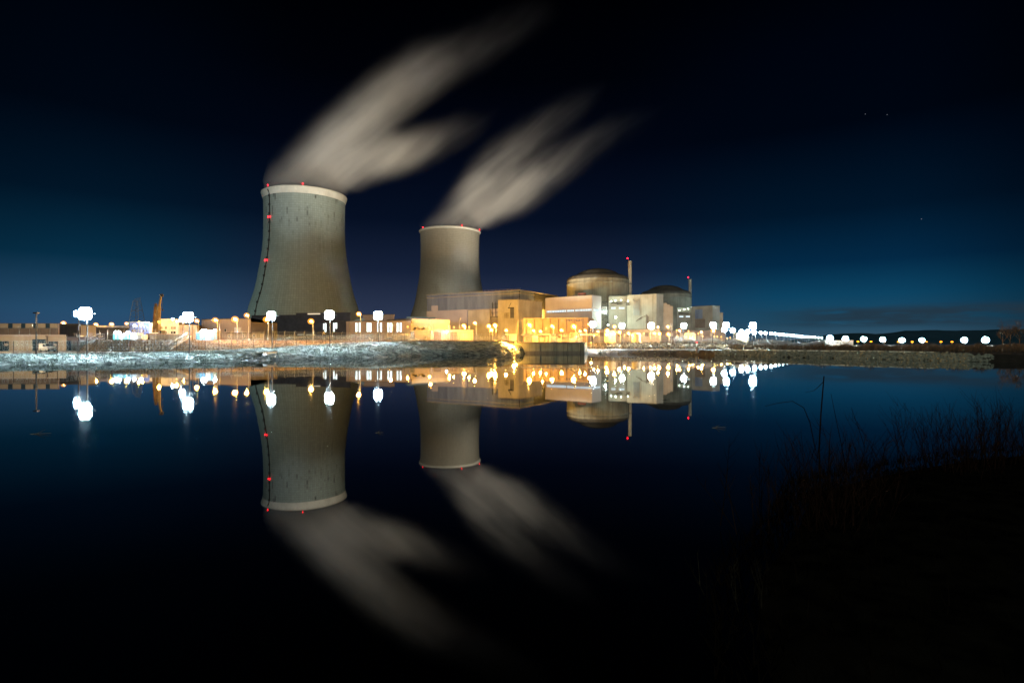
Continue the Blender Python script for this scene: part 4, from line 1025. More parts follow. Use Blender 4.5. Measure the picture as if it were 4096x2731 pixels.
# ------------------------------------------------------------------ fences
def fence(name, label, group, pts, step, h, posts_m, wires, coils, bent=0.0, mesh_m=None, coilr=.42):
    """pts: plan polyline with ground heights; posts, wires and razor coils are parts"""
    t = thing(name, pts[0], label, 'fence', group); mp = M[posts_m]
    P3 = [Vector(p) for p in pts]; seg = []; Ltot = 0
    for a, b in zip(P3, P3[1:]): l = (b - a).length; seg.append((Ltot, l, a, b)); Ltot += l
    def at(s):
        for s0, l, a, b in seg:
            if s <= s0 + l + 1e-6: return a.lerp(b, (s - s0) / l)
        return seg[-1][3]
    n = min(99, int(Ltot / step)); tops = []
    for k in range(n + 1):
        p = at(Ltot * k / n); q = MB(); q.bar(p - Vector((0, 0, .1)), p + Vector((0, 0, h)), .055)
        if bent: q.bar(p + Vector((0, 0, h)), p + Vector((bent * .7, -bent * .35, h + bent)), .05)
        q.obj('post', mp, t)
    q = MB()
    for wz in wires:
        prv = None
        for k in range(n + 1):
            p = at(Ltot * k / n) + Vector((0, 0, wz * h))
            if prv: q.bar(prv, p, .018, n=3)
            prv = p
    m_ = int(Ltot / .55)
    for k in range(m_):
        p = at(Ltot * k / m_); q.bar(p + Vector((0, 0, .08)), p + Vector((0, 0, h * .97)), .008, n=3)
    q.obj('wire_mesh', M['wire'], t)
    for ch, off in coils:
        q = MB(); turns = int(Ltot / .62); NP = 10; prv = None; ptsn = []
        for k in range(turns * NP):
            s = Ltot * k / (turns * NP); p = at(s); a = 2 * math.pi * k / NP; rj = coilr * (1 + .12 * math.sin(k * .13) + .08 * math.sin(k * .71))
            ptsn.append(p + Vector((0, off + math.cos(a) * rj * .4, ch + math.sin(a) * rj)) + Vector((math.cos(a) * rj * .5, 0, .06 * math.sin(s * .5))))
        for a, b in zip(ptsn, ptsn[1:]): q.bar(a, b, .017, n=3)
        q.obj('razor_coil', M['coil'], t)
    return t
def line(pxs, idx=3, off=0.0, dz=0.0):
    out = []
    for px in pxs:
        pr = prof(px); d = pr[idx][0] + off; out.append((X(px, d), d, gz(px, d) + dz))
    return out
fence('wire_fence', 'wire mesh fence with two razor coils along the top of the frosted bank', None,
      line([-300, 0, 300, 500, 900, 1050, 1300, 1500, 1640]), 2.9, 2.25, 'dark', (.03, .25, .5, .75, 1.0), ((1.85, .6), (.95, .7)))
fence('security_fence', 'tall security fence with bent posts on the terrace, from hedge to quay', None,
      [(X(p, d), d, gz(p, d)) for p, d in ((880, 168), (1100, 172), (1300, 182), (1500, 190), (1700, 197), (2000, 204), (2020, 205))], 2.9, 2.6, 'metal', (.03, .5, 1.0), ((.7, 1.2), (1.5, 1.2)), .45)
fence('wall_railing', 'row of tall bent posts with wire along the quay wall deck', None,
      [(X(2005, 190.2), 190.2, 3.8), (X(2339, 190.9), 190.9, 3.8)], 1.55, 2.1, 'metal', (.03, .25, .5, .75, 1.0), (), .45)
fence('perimeter_fence', 'perimeter fence with bent posts right of the quay below the domes', None,
      [(X(p, d), d, gz(p, d)) for p, d in ((2345, 232), (2700, 228), (2990, 226), (3060, 228))], 2.9, 2.6, 'metal', (.03, .33, .66, 1.0), (), .45)
fence('perimeter_fence', 'dark outer fence on the low terrace near the marker post', None,
      [(X(p, d), d, gz(p, d)) for p, d in ((2600, 208), (2880, 180), (3010, 168))], 2.9, 1.0, 'dark', (.05, .5, 1.0), ())
fence('yard_fence', 'fence on top of the slope in front of the crane', None,
      [(X(p, d), d, gz(p, d)) for p, d in ((430, 145), (560, 141), (760, 147), (880, 152))], 2.9, 2.4, 'metal', (.03, .5, 1.0), (), .4)
# mesh panels (brownish screen) behind yard fence
t = thing('screen_panel', P(560, 1358, 150), 'brown screen panels standing behind the yard fence', 'screen')
q = MB()
for k in range(12): q.box(X(600 + k * 12, 150), X(611.4 + k * 12, 150), 150, 150.08, 4.1, Zy(1337, 150))
q.obj('panel', M['beige'], t)
q = MB()
for k in range(13): q.bar(P(599.6 + k * 12, 1358, 150.2), P(599.6 + k * 12, 1334, 150.2), .05)
q.obj('post', M['metal'], t)
# gates
for px, d, y0, w_, lb in [(2996, 224, 1350, 26, 'dark steel gate frame west of the receding lamp row'), (3036, 222, 1352, 24, 'dark steel gate frame with a sign board in the lamp row glow'), (3287, 250, 1362, 11, 'dark steel gate frame beside the white site office')]:
    zb = gz(px, d); t = thing('steel_gate', (X(px, d), d, zb), lb, 'gate', 'gates on the far bank')
    q = MB()
    for k in (0, .5, 1): q.bar((X(px + w_ * k, d), d, zb), (X(px + w_ * k, d), d, Zy(y0, d)), .12)
    for k in (.1, .5, .98): q.bar((X(px, d), d, zb + (Zy(y0, d) - zb) * k), (X(px + w_, d), d, zb + (Zy(y0, d) - zb) * k), .08)
    q.bar((X(px, d), d, zb), (X(px + w_, d), d, Zy(y0, d)), .05); q.obj('frame', M['dark'], t)
    MB().box(X(px, d) - .2, X(px, d) + .2, d - .2, d + .2, zb - .05, zb + .3).obj('footing', M['conc'], t)
# clipped hedge
q = MB(); rr = random.Random(9)
for _ in range(5200):
    px = rr.uniform(1085, 1440); d = 163 + (px - 1085) * .05 + rr.uniform(0, 1.6); z = gz(px, d) + rr.uniform(0, 1.25); c = Vector((X(px, d), d, z)); a = rr.uniform(0, 6.28); s = rr.uniform(.06, .14)
    q.add([c, c + Vector((math.cos(a) * s, math.sin(a) * s, s * rr.uniform(-.5, 1))), c + Vector((math.cos(a + 1) * s, math.sin(a + 1) * s, s))], [(0, 1, 2)])
tag(q.obj('hedge', mat('evergreen_leaves', (.09, .10, .06), (.04, .05, .03), 1, .8)), 'long clipped hedge above the slope between fence and dark halls', 'hedge')

# ------------------------------------------------------------------ van, crane, pylon, stairs, small things
def van():
    d = 128; zb = gz(190, d) + .02; c = Vector((X(190, d), d, zb))
    t = thing('parked_van', c, 'cream white panel van parked before the warehouse doors', 'van')
    prof_ = [(-1.95, .35), (-2.0, 1.0), (-1.95, 1.55), (-1.75, 1.78), (.15, 1.84), (.55, 1.78), (1.15, 1.18), (1.85, .98), (2.02, .75), (2.02, .35)]
    Wd = .86; rz = rad(-28)
    rot = Matrix.Translation(c) @ Matrix.Rotation(rz, 4, 'Z')
    def put(mb, name, m, par):
        mb.v = [tuple(rot @ Vector(v)) for v in mb.v]; return mb.obj(name, m, par)
    b = MB(); n = len(prof_); ins = lambda z: Wd * (1 - .12 * max(0, (z - 1.0) / .85))
    vs = [(x_, -ins(z_), z_) for x_, z_ in prof_] + [(x_, ins(z_), z_) for x_, z_ in prof_]
    b.add(vs, [tuple(range(n)), tuple(range(n, 2 * n))[::-1]] + [(i, n + i, n + (i + 1) % n, (i + 1) % n) for i in range(n)])
    put(b, 'body', M['van'], t)
    g = MB(); g.add([(.62, -.68, 1.76), (.62, .68, 1.76), (1.14, .76, 1.25), (1.14, -.76, 1.25), (.66, -.68, 1.79), (.66, .68, 1.79), (1.19, .76, 1.27), (1.19, -.76, 1.27)], [(4, 5, 6, 7), (0, 3, 2, 1), (0, 1, 5, 4), (2, 3, 7, 6), (1, 2, 6, 5), (3, 0, 4, 7)])
    put(g, 'windscreen', M['glassd'], t)
    g = MB(); g.add([(-.25, -.84, 1.18), (.95, -.85, 1.18), (.50, -.795, 1.66), (-.25, -.795, 1.68), (-.25, -.80, 1.18), (.95, -.80, 1.18), (.5, -.76, 1.66), (-.25, -.76, 1.68)], [(0, 1, 2, 3), (7, 6, 5, 4), (0, 4, 5, 1), (1, 5, 6, 2), (2, 6, 7, 3), (3, 7, 4, 0)])
    put(g, 'side_window', M['glassd'], t)
    for sx in (-1.25, 1.3):
        for sy in (-1, 1):
            wv = MB().bar((sx, sy * .68, .31), (sx, sy * .88, .31), .31, n=16); wo = put(wv, 'wheel', M['tyre'], t)
            hb = MB().bar((sx, sy * .881, .31), (sx, sy * .9, .31), .17, n=10); put(hb, 'rim', M['metal'], wo)
    g = MB().box(2.025, 2.1, -.84, .84, .36, .60); put(g, 'bumper', M['dark'], t)
    for sy in (-1, 1):
        g = MB().box(1.93, 2.04, sy * .70 - .16, sy * .70 + .16, .72, .92); put(g, 'headlight', M['concw'], t)
    g = MB().box(2.026, 2.05, -.42, .42, .66, .80); put(g, 'grille', M['dark'], t)
    g = MB().box(-1.8, 1.0, -.875, -.855, .62, .70); put(g, 'side_trim', M['dark'], t)
    for sy in (-1, 1):
        g = MB().box(.78, .92, sy * .93 - .1, sy * .93 + .1, 1.2, 1.38); put(g, 'mirror', M['dark'], t)
van()
# mobile crane
d = 176; zb = gz(625, d)
t = thing('mobile_crane', (X(625, d), d, zb), 'dirty yellow mobile crane with its boom folded up, before the white office', 'crane')
q = MB().prism([(X(596, d), d - 1.4), (X(655, d), d - 1.4), (X(655, d), d + 1.4), (X(596, d), d + 1.4)], zb + .9, Zy(1334, d)); q.obj('chassis', M['brown'], t)
q = MB(); q.prism([(X(643, d), d - 1.3), (X(653, d), d - 1.3), (X(653, d), d + 1.2), (X(643, d), d + 1.2)], Zy(1334, d) + .01, Zy(1322, d)); co = q.obj('cab', M['darkc'], t)
q = MB(); q.prism([(X(645, d - 1.3), d - 1.4), (X(651, d), d - 1.4), (X(651, d), d - 1.31), (X(645, d - 1.3), d - 1.31)], Zy(1332, d), Zy(1324, d)); q.obj('window', M['glassd'], co)
for k in range(4):
    q = MB().bar((X(600 + k * 15, d), d - 1.6, zb + .6), (X(600 + k * 15, d), d - 1.0, zb + .6), .6, n=14); q.obj('wheel', M['tyre'], t)
q = MB(); a, b = P(627, 1330, d), P(630, 1235, d)
for (p0, p1, w0, w1) in [(P(626, 1330, d), P(629, 1226, d), 1.0, .75)]:
    q.add([p0 + Vector((-w0, -.6, 0)), p0 + Vector((w0, -.6, 0)), p0 + Vector((w0, .6, 0)), p0 + Vector((-w0, .6, 0)), p1 + Vector((-w1, -.5, 0)), p1 + Vector((w1, -.5, 0)), p1 + Vector((w1, .5, 0)), p1 + Vector((-w1, .5, 0))], [(3, 2, 1, 0), (4, 5, 6, 7), (0, 1, 5, 4), (1, 2, 6, 5), (2, 3, 7, 6), (3, 0, 4, 7)])
q.obj('boom_base', M['crane'], t)
q = MB()
q.bar(P(636, 1330, d), P(638, 1222, d), .42); q.bar(P(637, 1224, d), P(645, 1182, d), .34, .28)
q.obj('boom', M['crane'], t)
q = MB(); q.bar(P(638, 1180, d), P(652, 1178, d), .3); q.bar(P(649, 1178, d), P(650, 1186, d), .32); q.obj('boom_head', M['dark'], t)
q = MB(); q.bar(P(651, 1186, d), P(650, 1236, d), .035); q.bar(P(619, 1214, d), P(610, 1290, d), .04); q.bar(P(622, 1214, d), P(612, 1296, d), .04)
q.bar(P(648, 1236, d), P(652, 1242, d), .2); q.obj('hoist_cable', M['dark'], t)
q = MB()
for k in range(7): q.bar(P(619 + k * 1.5, 1226, d), P(619 + k * 1.6, 1213 + 2 * (k % 2), d), .06)
q.bar(P(614, 1290, d - .7), P(620, 1228, d - .7), .2); q.bar(P(622, 1255, d), P(634, 1240, d), .3); q.obj('jib_lattice', M['rust'], t)
# lattice pylon far away
d = 620; t = thing('lattice_pylon', (X(548, d), d, 4), 'faint lattice power pylon standing behind the offices', 'pylon')
q = MB()
def hw(y_): return 1.7 + (y_ - 1200) * .055 if y_ > 1240 else 1.9
lv = [1290, 1275, 1260, 1247, 1235, 1222, 1212, 1203]
w_ = lambda y_: (9 + (y_ - 1203) * .12) * d / F
for i, y0 in enumerate(lv):
    wa = w_(y0)
    if i + 1 < len(lv):
        wb_ = w_(lv[i + 1])
        for s in (-1, 1):
            for dy in (-1, 1):
                q.bar(P(548, y0, d) + Vector((s * wa, dy * wa, 0)), P(548, lv[i + 1], d) + Vector((s * wb_, dy * wb_, 0)), .22)
            q.bar(P(548, y0, d) + Vector((s * wa, -wa, 0)), P(548, lv[i + 1], d) + Vector((-s * wb_, -wb_, 0)), .13)
            q.bar(P(548, y0, d) + Vector((s * wa, wa, 0)), P(548, lv[i + 1], d) + Vector((-s * wb_, wb_, 0)), .13)
for s in (-1, 1):
    wa = w_(1290); wz = w_(1370)
    for dy in (-1, 1): q.bar((X(548, d) + s * wz, d + dy * wz, 4), P(548, 1290, d) + Vector((s * wa, dy * wa, 0)), .22)
q.obj('body', M['metal'], t)
q = MB()
for (y0, l_) in ((1202, 15), (1243, 24)):
    q.bar(P(548 - l_, y0 + 1, d), P(548 + l_, y0 - 1, d), .25); q.bar(P(548 - l_, y0 + 1, d), P(548, y0 - 8, d), .15); q.bar(P(548 + l_, y0 - 1, d), P(548, y0 - 8, d), .15)
q.bar(P(540, 1196, d), P(563, 1191, d), .2); q.bar(P(563, 1191, d), P(556, 1202, d), .15); q.obj('cross_arms', M['metal'], t)
# stairs
for (p0, y0, d0, p1, y1, d1, lb) in [(352, 1377, 140, 402, 1350, 160, 'concrete stair on the slope beside the brick annex'), (672, 1399, 124, 754, 1349, 148, 'long concrete stair climbing the slope below the crane')]:
    a, b = P(p0, y0, d0), P(p1, y1, d1); a.z = max(a.z, 1.4); t = thing('concrete_stair', a, lb, 'stair', 'stairs on the slope')
    n = 16; q = MB(); w_ = Vector((1.0, -.6, 0)).normalized() * 1.0
    for k in range(n):
        s = a.lerp(b, k / n); e = a.lerp(b, (k + 1) / n); zt = e.z + .15
        q.add([s, e, e + w_, s + w_, *(Vector((p.x, p.y, zt)) for p in (s, e, e + w_, s + w_))][0:8], [(3, 2, 1, 0), (4, 5, 6, 7), (0, 1, 5, 4), (1, 2, 6, 5), (2, 3, 7, 6), (3, 0, 4, 7)])
    q.obj('steps', M['conc'], t)
    for o_ in (Vector((0, 0, 0)), w_ * 1.15):
        q = MB(); q.bar(a + o_ + Vector((0, 0, .35)), b + o_ + Vector((0, 0, .35)), .17); q.obj('side_wall', M['conc'], t)
    q = MB(); q.bar(a + Vector((0, 0, 1.3)), b + Vector((0, 0, 1.3)), .04)
    for k in range(6): s = a.lerp(b, k / 5); q.bar(s, s + Vector((0, 0, 1.3)), .035)
    q.obj('handrail', M['metal'], t)
# unlit posts and marker
def simple_post(name, px, d, ytop, label, cat, m='dark', group=None, head=True, r=.09, yb=None):
    zb = gz(px, d) - .05 if yb is None else yb; t = thing(name, (X(px, d), d, zb), label, cat, group)
    q = MB().bar((X(px, d), d, zb), (X(px, d), d, Zy(ytop, d)), r, r * .7, n=8); q.obj('pole', M[m], t)
    if head: MB().box(X(px, d) - .35, X(px, d) + .35, d - .3, d + .3, Zy(ytop, d) + .002, Zy(ytop, d) + .22).obj('lamp_head', M[m], t)
    return t
simple_post('street_lamp', 145, 99, 1254, 'tall unlit dark lamp post in front of the warehouse', 'lamp post', r=.14)
simple_post('camera_pole', 2685, 222, 1298, 'slim pale unlit pole below the farther dome', 'pole', 'metal', r=.10)
for px, d, y0, lb in [(1838, 215, 1276, 'thin dark unlit lamp post before the pale turbine hall wall'), (1784, 214, 1290, 'thin dark unlit lamp post left of the pale wall'), (573 , 138, 1320, 'bare steel pole on the slope beside the grey container'), (622, 134, 1332, 'bare steel pole on the slope below the crane'), (398, 134, 1320, 'bare steel pole on the slope beside the annex stair'), (1290, 160, 1331, 'short signal pole with a box beside the link building'), (1522, 205, 1309, 'dark camera pole before the paired windows'), (1618, 206, 1335, 'short dark intercom pole next to the gatehouse'), (878, 162, 1298, 'pale steel pole beside the lit blue cabin'), (771, 150, 1290, 'dark pole left of the dark blue container')]:
    simple_post('steel_pole', px, d, y0, lb, 'pole', 'metal' if 'steel' in lb or 'pale' in lb else 'dark', head='lamp' in lb or 'camera' in lb or 'signal' in lb)
t = simple_post('marker_post', 2789, 168, 1385, 'squat pale marker post with a red light at the far water edge', 'marker post', 'conc', head=False, r=.45)
q = MB().bar(P(2787, 1385, 168), P(2787, 1371, 168), .05); q.obj('mast', M['dark'], t)
MB().sphere(P(2787, 1369, 168), .16, 8, 6).obj('beacon', lens(RED, 8), t)
MB().box(*sorted((X(2786, 167), X(2792, 167))), 167.4, 167.55, .9, 1.9).obj('sign', M['pink'], t)
for px, lb in [(3048, 'thin pale stake on the kerb at its far end'), (3243, 'thin pale stake midway along the kerb'), (3476, 'thin pale stake on the nearer part of the kerb')]:
    pr = prof(px); d = pr[2][0]; t = thing('stake', (X(px, d), d, pr[2][1]), lb, 'stake', 'stakes along the kerb')
    MB().bar((X(px, d), d, pr[2][1] - .4), (X(px, d), d, pr[2][1] + .55), .03).obj('rod', M['slab'], t)
    MB().bar((X(px, d) - 1, d - .6, pr[2][1] - .5), (X(px, d), d, pr[2][1] + .1), .02).obj('brace', M['dark'], t)
for px, lb in [(829, 'western of two small white hoops in front of the fence'), (842, 'eastern of two small white hoops in front of the fence')]:
    d = 121; z = gz(px, d); q = MB().tube([(X(px, d) - .18, d, z - .05), (X(px, d) - .18, d, z + .35), (X(px, d), d, z + .48), (X(px, d) + .18, d, z + .35), (X(px, d) + .18, d, z - .05)], .05, 5)
    tag(q.obj('hoop', M['white']), lb, 'hoop', 'white hoops by the fence')
# low steel frames behind the fence
for px0, lb in [(526, 'low steel pipe frame behind the fence, nearer the annex'), (580, 'low steel pipe frame behind the fence, nearer the long stair')]:
    d = 119; z = gz(px0, d); t = thing('pipe_barrier', (X(px0, d), d, z), lb, 'frame', 'steel frames behind the fence'); q = MB()
    for k in range(3): q.bar((X(px0 + k * 18, d), d, z - .05), (X(px0 + k * 18, d), d, z + 1.0), .05)
    for zz in (.5, .95): q.bar((X(px0, d), d, z + zz), (X(px0 + 36, d), d, z + zz), .05)
    q.obj('rails', M['metal'], t); MB().box(X(px0 + 4, d), X(px0 + 8, d), d - .3, d + .1, z + .3, z + .8).obj('box', M['cream'], t)

# parked cars and truck seen past the fence
def small_car(px, d, label, m, s=1.0, rz=0):
    zb = gz(px, d) + .01; c = Vector((X(px, d), d, zb)); t = thing('parked_car', c, label, 'car', 'cars parked behind the fence')
    pr_ = [(-2.0, .3), (-2.0, .85), (-1.3, .95), (-.9, 1.42), (.5, 1.42), (1.1, .95), (1.95, .82), (2.0, .3)]; n = len(pr_)
    b = MB().add([(c.x + a * s, c.y - .8, zb + z_) for a, z_ in pr_] + [(c.x + a * s, c.y + .8, zb + z_) for a, z_ in pr_], [tuple(range(n)), tuple(range(n, 2 * n))[::-1]] + [(i, n + i, n + (i + 1) % n, (i + 1) % n) for i in range(n)])
    b.obj('body', m, t)
    b = MB().add([(c.x - 1.2, c.y - .82, zb + .98), (c.x + .95, c.y - .82, zb + .98), (c.x + .45, c.y - .82, zb + 1.34), (c.x - .85, c.y - .82, zb + 1.34)], [(0, 1, 2, 3)]); b.v += [(p[0], p[1] + .015, p[2]) for p in b.v]; b.f += [(7, 6, 5, 4), (0, 4, 5, 1), (1, 5, 6, 2), (2, 6, 7, 3), (3, 7, 4, 0)]
    b.obj('side_window', M['glassd'], t)
    for sx in (-1.25, 1.25):
        MB().bar((c.x + sx, c.y - .84, zb + .3), (c.x + sx, c.y - .6, zb + .3), .3, n=12).obj('wheel', M['tyre'], t)
small_car(1655, 214, 'white car parked before the zigzag canopy', M['van']); small_car(1560, 216, 'dark car parked under the paired windows', M['darkc'])
small_car(1470, 213, 'silver car parked by the pale block door', M['metal']); small_car(1385, 214, 'dark car by the link building corner', M['darkc'])
d = 212; t = thing('parked_truck', (X(1490, d), d, gz(1490, d)), 'dark tarpaulin truck parked before the paired windows', 'truck')
MB().box(X(1468, d + 6), X(1512, d + 6), d + 6, d + 8.4, 5.0, Zy(1338, d + 6)).obj('body', M['darkc'], t)
MB().box(X(1461, d + 6), X(1467.6, d + 6), d + 6.1, d + 8.3, 4.8, Zy(1343, d + 6)).obj('cab', M['steelc'], t)
for k in (1466, 1478, 1506): MB().bar((X(k, d + 6), d + 5.95, 4.65), (X(k, d + 6), d + 6.3, 4.65), .5, n=12).obj('wheel', M['tyre'], t)

# ------------------------------------------------------------------ hills
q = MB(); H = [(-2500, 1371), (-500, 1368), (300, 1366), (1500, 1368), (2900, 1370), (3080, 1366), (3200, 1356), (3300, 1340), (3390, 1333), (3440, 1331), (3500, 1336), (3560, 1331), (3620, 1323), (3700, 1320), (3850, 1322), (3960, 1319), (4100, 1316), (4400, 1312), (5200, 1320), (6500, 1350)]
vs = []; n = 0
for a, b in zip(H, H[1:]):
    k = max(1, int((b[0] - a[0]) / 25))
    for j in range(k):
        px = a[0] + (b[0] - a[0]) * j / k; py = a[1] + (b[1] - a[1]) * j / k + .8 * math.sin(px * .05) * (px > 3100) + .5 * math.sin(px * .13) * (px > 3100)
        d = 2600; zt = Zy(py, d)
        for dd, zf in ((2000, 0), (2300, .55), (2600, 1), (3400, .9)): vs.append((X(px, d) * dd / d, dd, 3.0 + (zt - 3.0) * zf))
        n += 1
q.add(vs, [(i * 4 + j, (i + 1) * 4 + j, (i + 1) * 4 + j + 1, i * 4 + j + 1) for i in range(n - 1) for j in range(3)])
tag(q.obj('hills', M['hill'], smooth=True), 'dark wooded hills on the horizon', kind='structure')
# bare trees at the far right
def bare_tree(px, d, h, label, seed, m):
    rr = random.Random(seed); zb = gz(px, d); c = Vector((X(px, d), d, zb - .1)); t = thing('bare_tree', c, label, 'tree', 'bare trees on the far bank')
    tr = MB(); tr.tube([c, c + Vector((.1, 0, h * .3)), c + Vector((.25, .1, h * .55))], .16, 6, .09); tr.obj('trunk', m, t)
    cr = MB()
    def br(p, dr, l, r_, k):
        e = p + dr * l; cr.bar(p, e, r_, r_ * .6, n=3)
        if k == 0: return
        for _ in range(4 if k > 1 else 5):
            nd = (dr + Vector((rr.uniform(-.8, .8), rr.uniform(-.8, .8), rr.uniform(-.1, .6)))).normalized(); br(p.lerp(e, rr.uniform(.4, 1)), nd, l * rr.uniform(.5, .75), r_ * .55, k - 1)
    for _ in range(7):
        a = rr.uniform(0, 6.28); br(c + Vector((.15, 0, h * rr.uniform(.25, .55))), Vector((math.cos(a) * .7, math.sin(a) * .7, 1)).normalized(), h * .28, .06, 3)
    cr.obj('crown', m, t)
for a in [(4010, 190, 7.5, 'slender bare tree past the last lamp of the far bank', 1), (4040, 170, 8.5, 'taller bare tree near the east edge of the far bank', 2), (4078, 182, 8.0, 'outermost bare tree at the east edge of the far bank', 3), (4120, 175, 9, 'spreading bare tree beyond the outermost one', 4)]: bare_tree(*a, M['scrub'])

# ------------------------------------------------------------------ near bank and shrubs (foreground, lower right)
nb = MB(); shore = [(1.2, -2.0), (1.6, 3.0), (3.0, 7.0), (4.9, 9.6), (6.2, 11.6), (8.8, 13.2), (12.0, 14.8), (16, 16.0), (24, 17), (40, 18), (70, 10)]
vs = []; K = 9
for (a, b) in shore:
    base = Vector((a, b)); dirv = (Vector((30, -14)) - base).normalized()
    for k in range(K):
        s = (-1.2, 0, .5, 1.2, 2.2, 4, 7, 12, 22)[k]; p = base + dirv * s; z = (-.8, 0, .10, .16, .22, .3, .4, .55, .7)[k] + (.05 * hnoise(p.x * 2, p.y * 2) if k > 1 else 0)
        vs.append((p.x, p.y, z))
nb.add(vs, [(i * K + j, i * K + j + 1, (i + 1) * K + j + 1, (i + 1) * K + j) for i in range(len(shore) - 1) for j in range(K - 1)])
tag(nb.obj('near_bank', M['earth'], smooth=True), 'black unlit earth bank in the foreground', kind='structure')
q = MB(); rr = random.Random(77)
for _ in range(2600):
    i = rr.randrange(1, len(shore) - 2); f_ = rr.random(); a, b = Vector(shore[i]), Vector(shore[i + 1]); p = a.lerp(b, f_)
    dv = (Vector((30, -14)) - p).normalized(); p = p + dv * (rr.random() ** 2 * 5 - .5); z = .05 + .02 * rr.random()
    for _k in range(3):
        an = rr.uniform(0, 6.28); h = rr.uniform(.08, .38); l = h * rr.uniform(.3, 1.1); c_ = Vector((p.x, p.y, z)); sd = Vector((-math.sin(an), math.cos(an), 0)) * .008
        q.add([c_ - sd, c_ + sd, c_ + Vector((math.cos(an) * l, math.sin(an) * l, h))], [(0, 1, 2)])
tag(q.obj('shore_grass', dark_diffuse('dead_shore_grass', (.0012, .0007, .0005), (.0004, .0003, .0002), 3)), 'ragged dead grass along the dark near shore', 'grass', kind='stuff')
def shrub(label, cx, cy, spread, n, h0, h1, seed, m, extra=()):
    rr = random.Random(seed); c = Vector((cx, cy, .05)); mb = MB()
    for k in range(n):
        b = c + Vector((rr.gauss(0, spread), rr.gauss(0, spread * .6), 0)); lean = Vector((rr.gauss(0, .22) + (b.x - cx) * .18, rr.gauss(0, .2), 1)).normalized(); h = rr.uniform(h0, h1)
        bend = Vector((rr.uniform(-.25, .25), rr.uniform(-.2, .2), 0)); pts = [b + lean * h * s + bend * (s * s) * h * .6 for s in (0, .25, .5, .75, 1)]
        mb.tube(pts, rr.uniform(.005, .009), 3, .002)
        for j in range(rr.randint(4, 9)):
            s = rr.uniform(.25, .95); i = min(3, int(s * 4)); p = pts[i].lerp(pts[i + 1], s * 4 - i); l = h * rr.uniform(.12, .3); dv = (lean + Vector((rr.uniform(-.9, .9), rr.uniform(-.9, .9), rr.uniform(-.1, .4)))).normalized()
            mb.tube([p, p + dv * l * .5, p + dv * l + Vector((0, 0, l * .12))], .0035, 3, .0015)
    for pts, r0, r1 in extra: mb.tube(pts, r0, 4, r1)
    o = mb.obj('bare_shrub', m, loc=c); return tag(o, label, 'shrub', 'leafless shrubs at the near water edge')
def Q(px, py, d): return P(px, py, d)
d = 9.2
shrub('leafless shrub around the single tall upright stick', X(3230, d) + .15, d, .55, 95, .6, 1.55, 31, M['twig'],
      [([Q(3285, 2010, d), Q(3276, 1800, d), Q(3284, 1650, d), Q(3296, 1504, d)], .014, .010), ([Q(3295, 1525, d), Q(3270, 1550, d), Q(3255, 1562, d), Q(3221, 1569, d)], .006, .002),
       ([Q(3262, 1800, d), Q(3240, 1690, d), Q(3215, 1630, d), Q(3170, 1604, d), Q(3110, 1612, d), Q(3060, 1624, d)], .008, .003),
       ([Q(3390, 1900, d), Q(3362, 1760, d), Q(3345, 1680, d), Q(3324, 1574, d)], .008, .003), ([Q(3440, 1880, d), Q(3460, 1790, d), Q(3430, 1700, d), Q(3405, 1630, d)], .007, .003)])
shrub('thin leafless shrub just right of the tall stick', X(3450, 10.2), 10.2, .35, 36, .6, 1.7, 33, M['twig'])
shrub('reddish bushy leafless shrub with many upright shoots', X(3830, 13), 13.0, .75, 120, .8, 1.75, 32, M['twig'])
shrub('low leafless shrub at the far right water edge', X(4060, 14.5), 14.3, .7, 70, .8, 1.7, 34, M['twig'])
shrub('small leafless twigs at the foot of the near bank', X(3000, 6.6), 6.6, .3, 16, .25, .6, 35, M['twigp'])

rr = random.Random(41)
for px, py, l_, lb in [(146, 1736, .55, 'forked stick floating far out in the dark water'), (2862, 1711, .30, 'small twig floating beside the lamp reflections'), (1512, 1731, .22, 'tiny twig floating between the tower reflections'), (2660, 1600, .35, 'thin twig floating near the dome reflection')]:
    d = EYE * F / (py - HZ); c = Vector((X(px, d), d, .012)); q = MB()
    a = rr.uniform(-.3, .3); e = c + Vector((l_, a, .03)); q.tube([c - Vector((l_ * .4, 0, .02)), c, e], .014, 4, .006); q.tube([c, c + Vector((l_ * .5, a + .1, .14))], .009, 4, .004)
    tag(q.obj('floating_stick', M['twigp'] if 'pale' in lb or 'thin' in lb else M['scrub'], loc=c), lb, 'stick', 'sticks floating on the water')

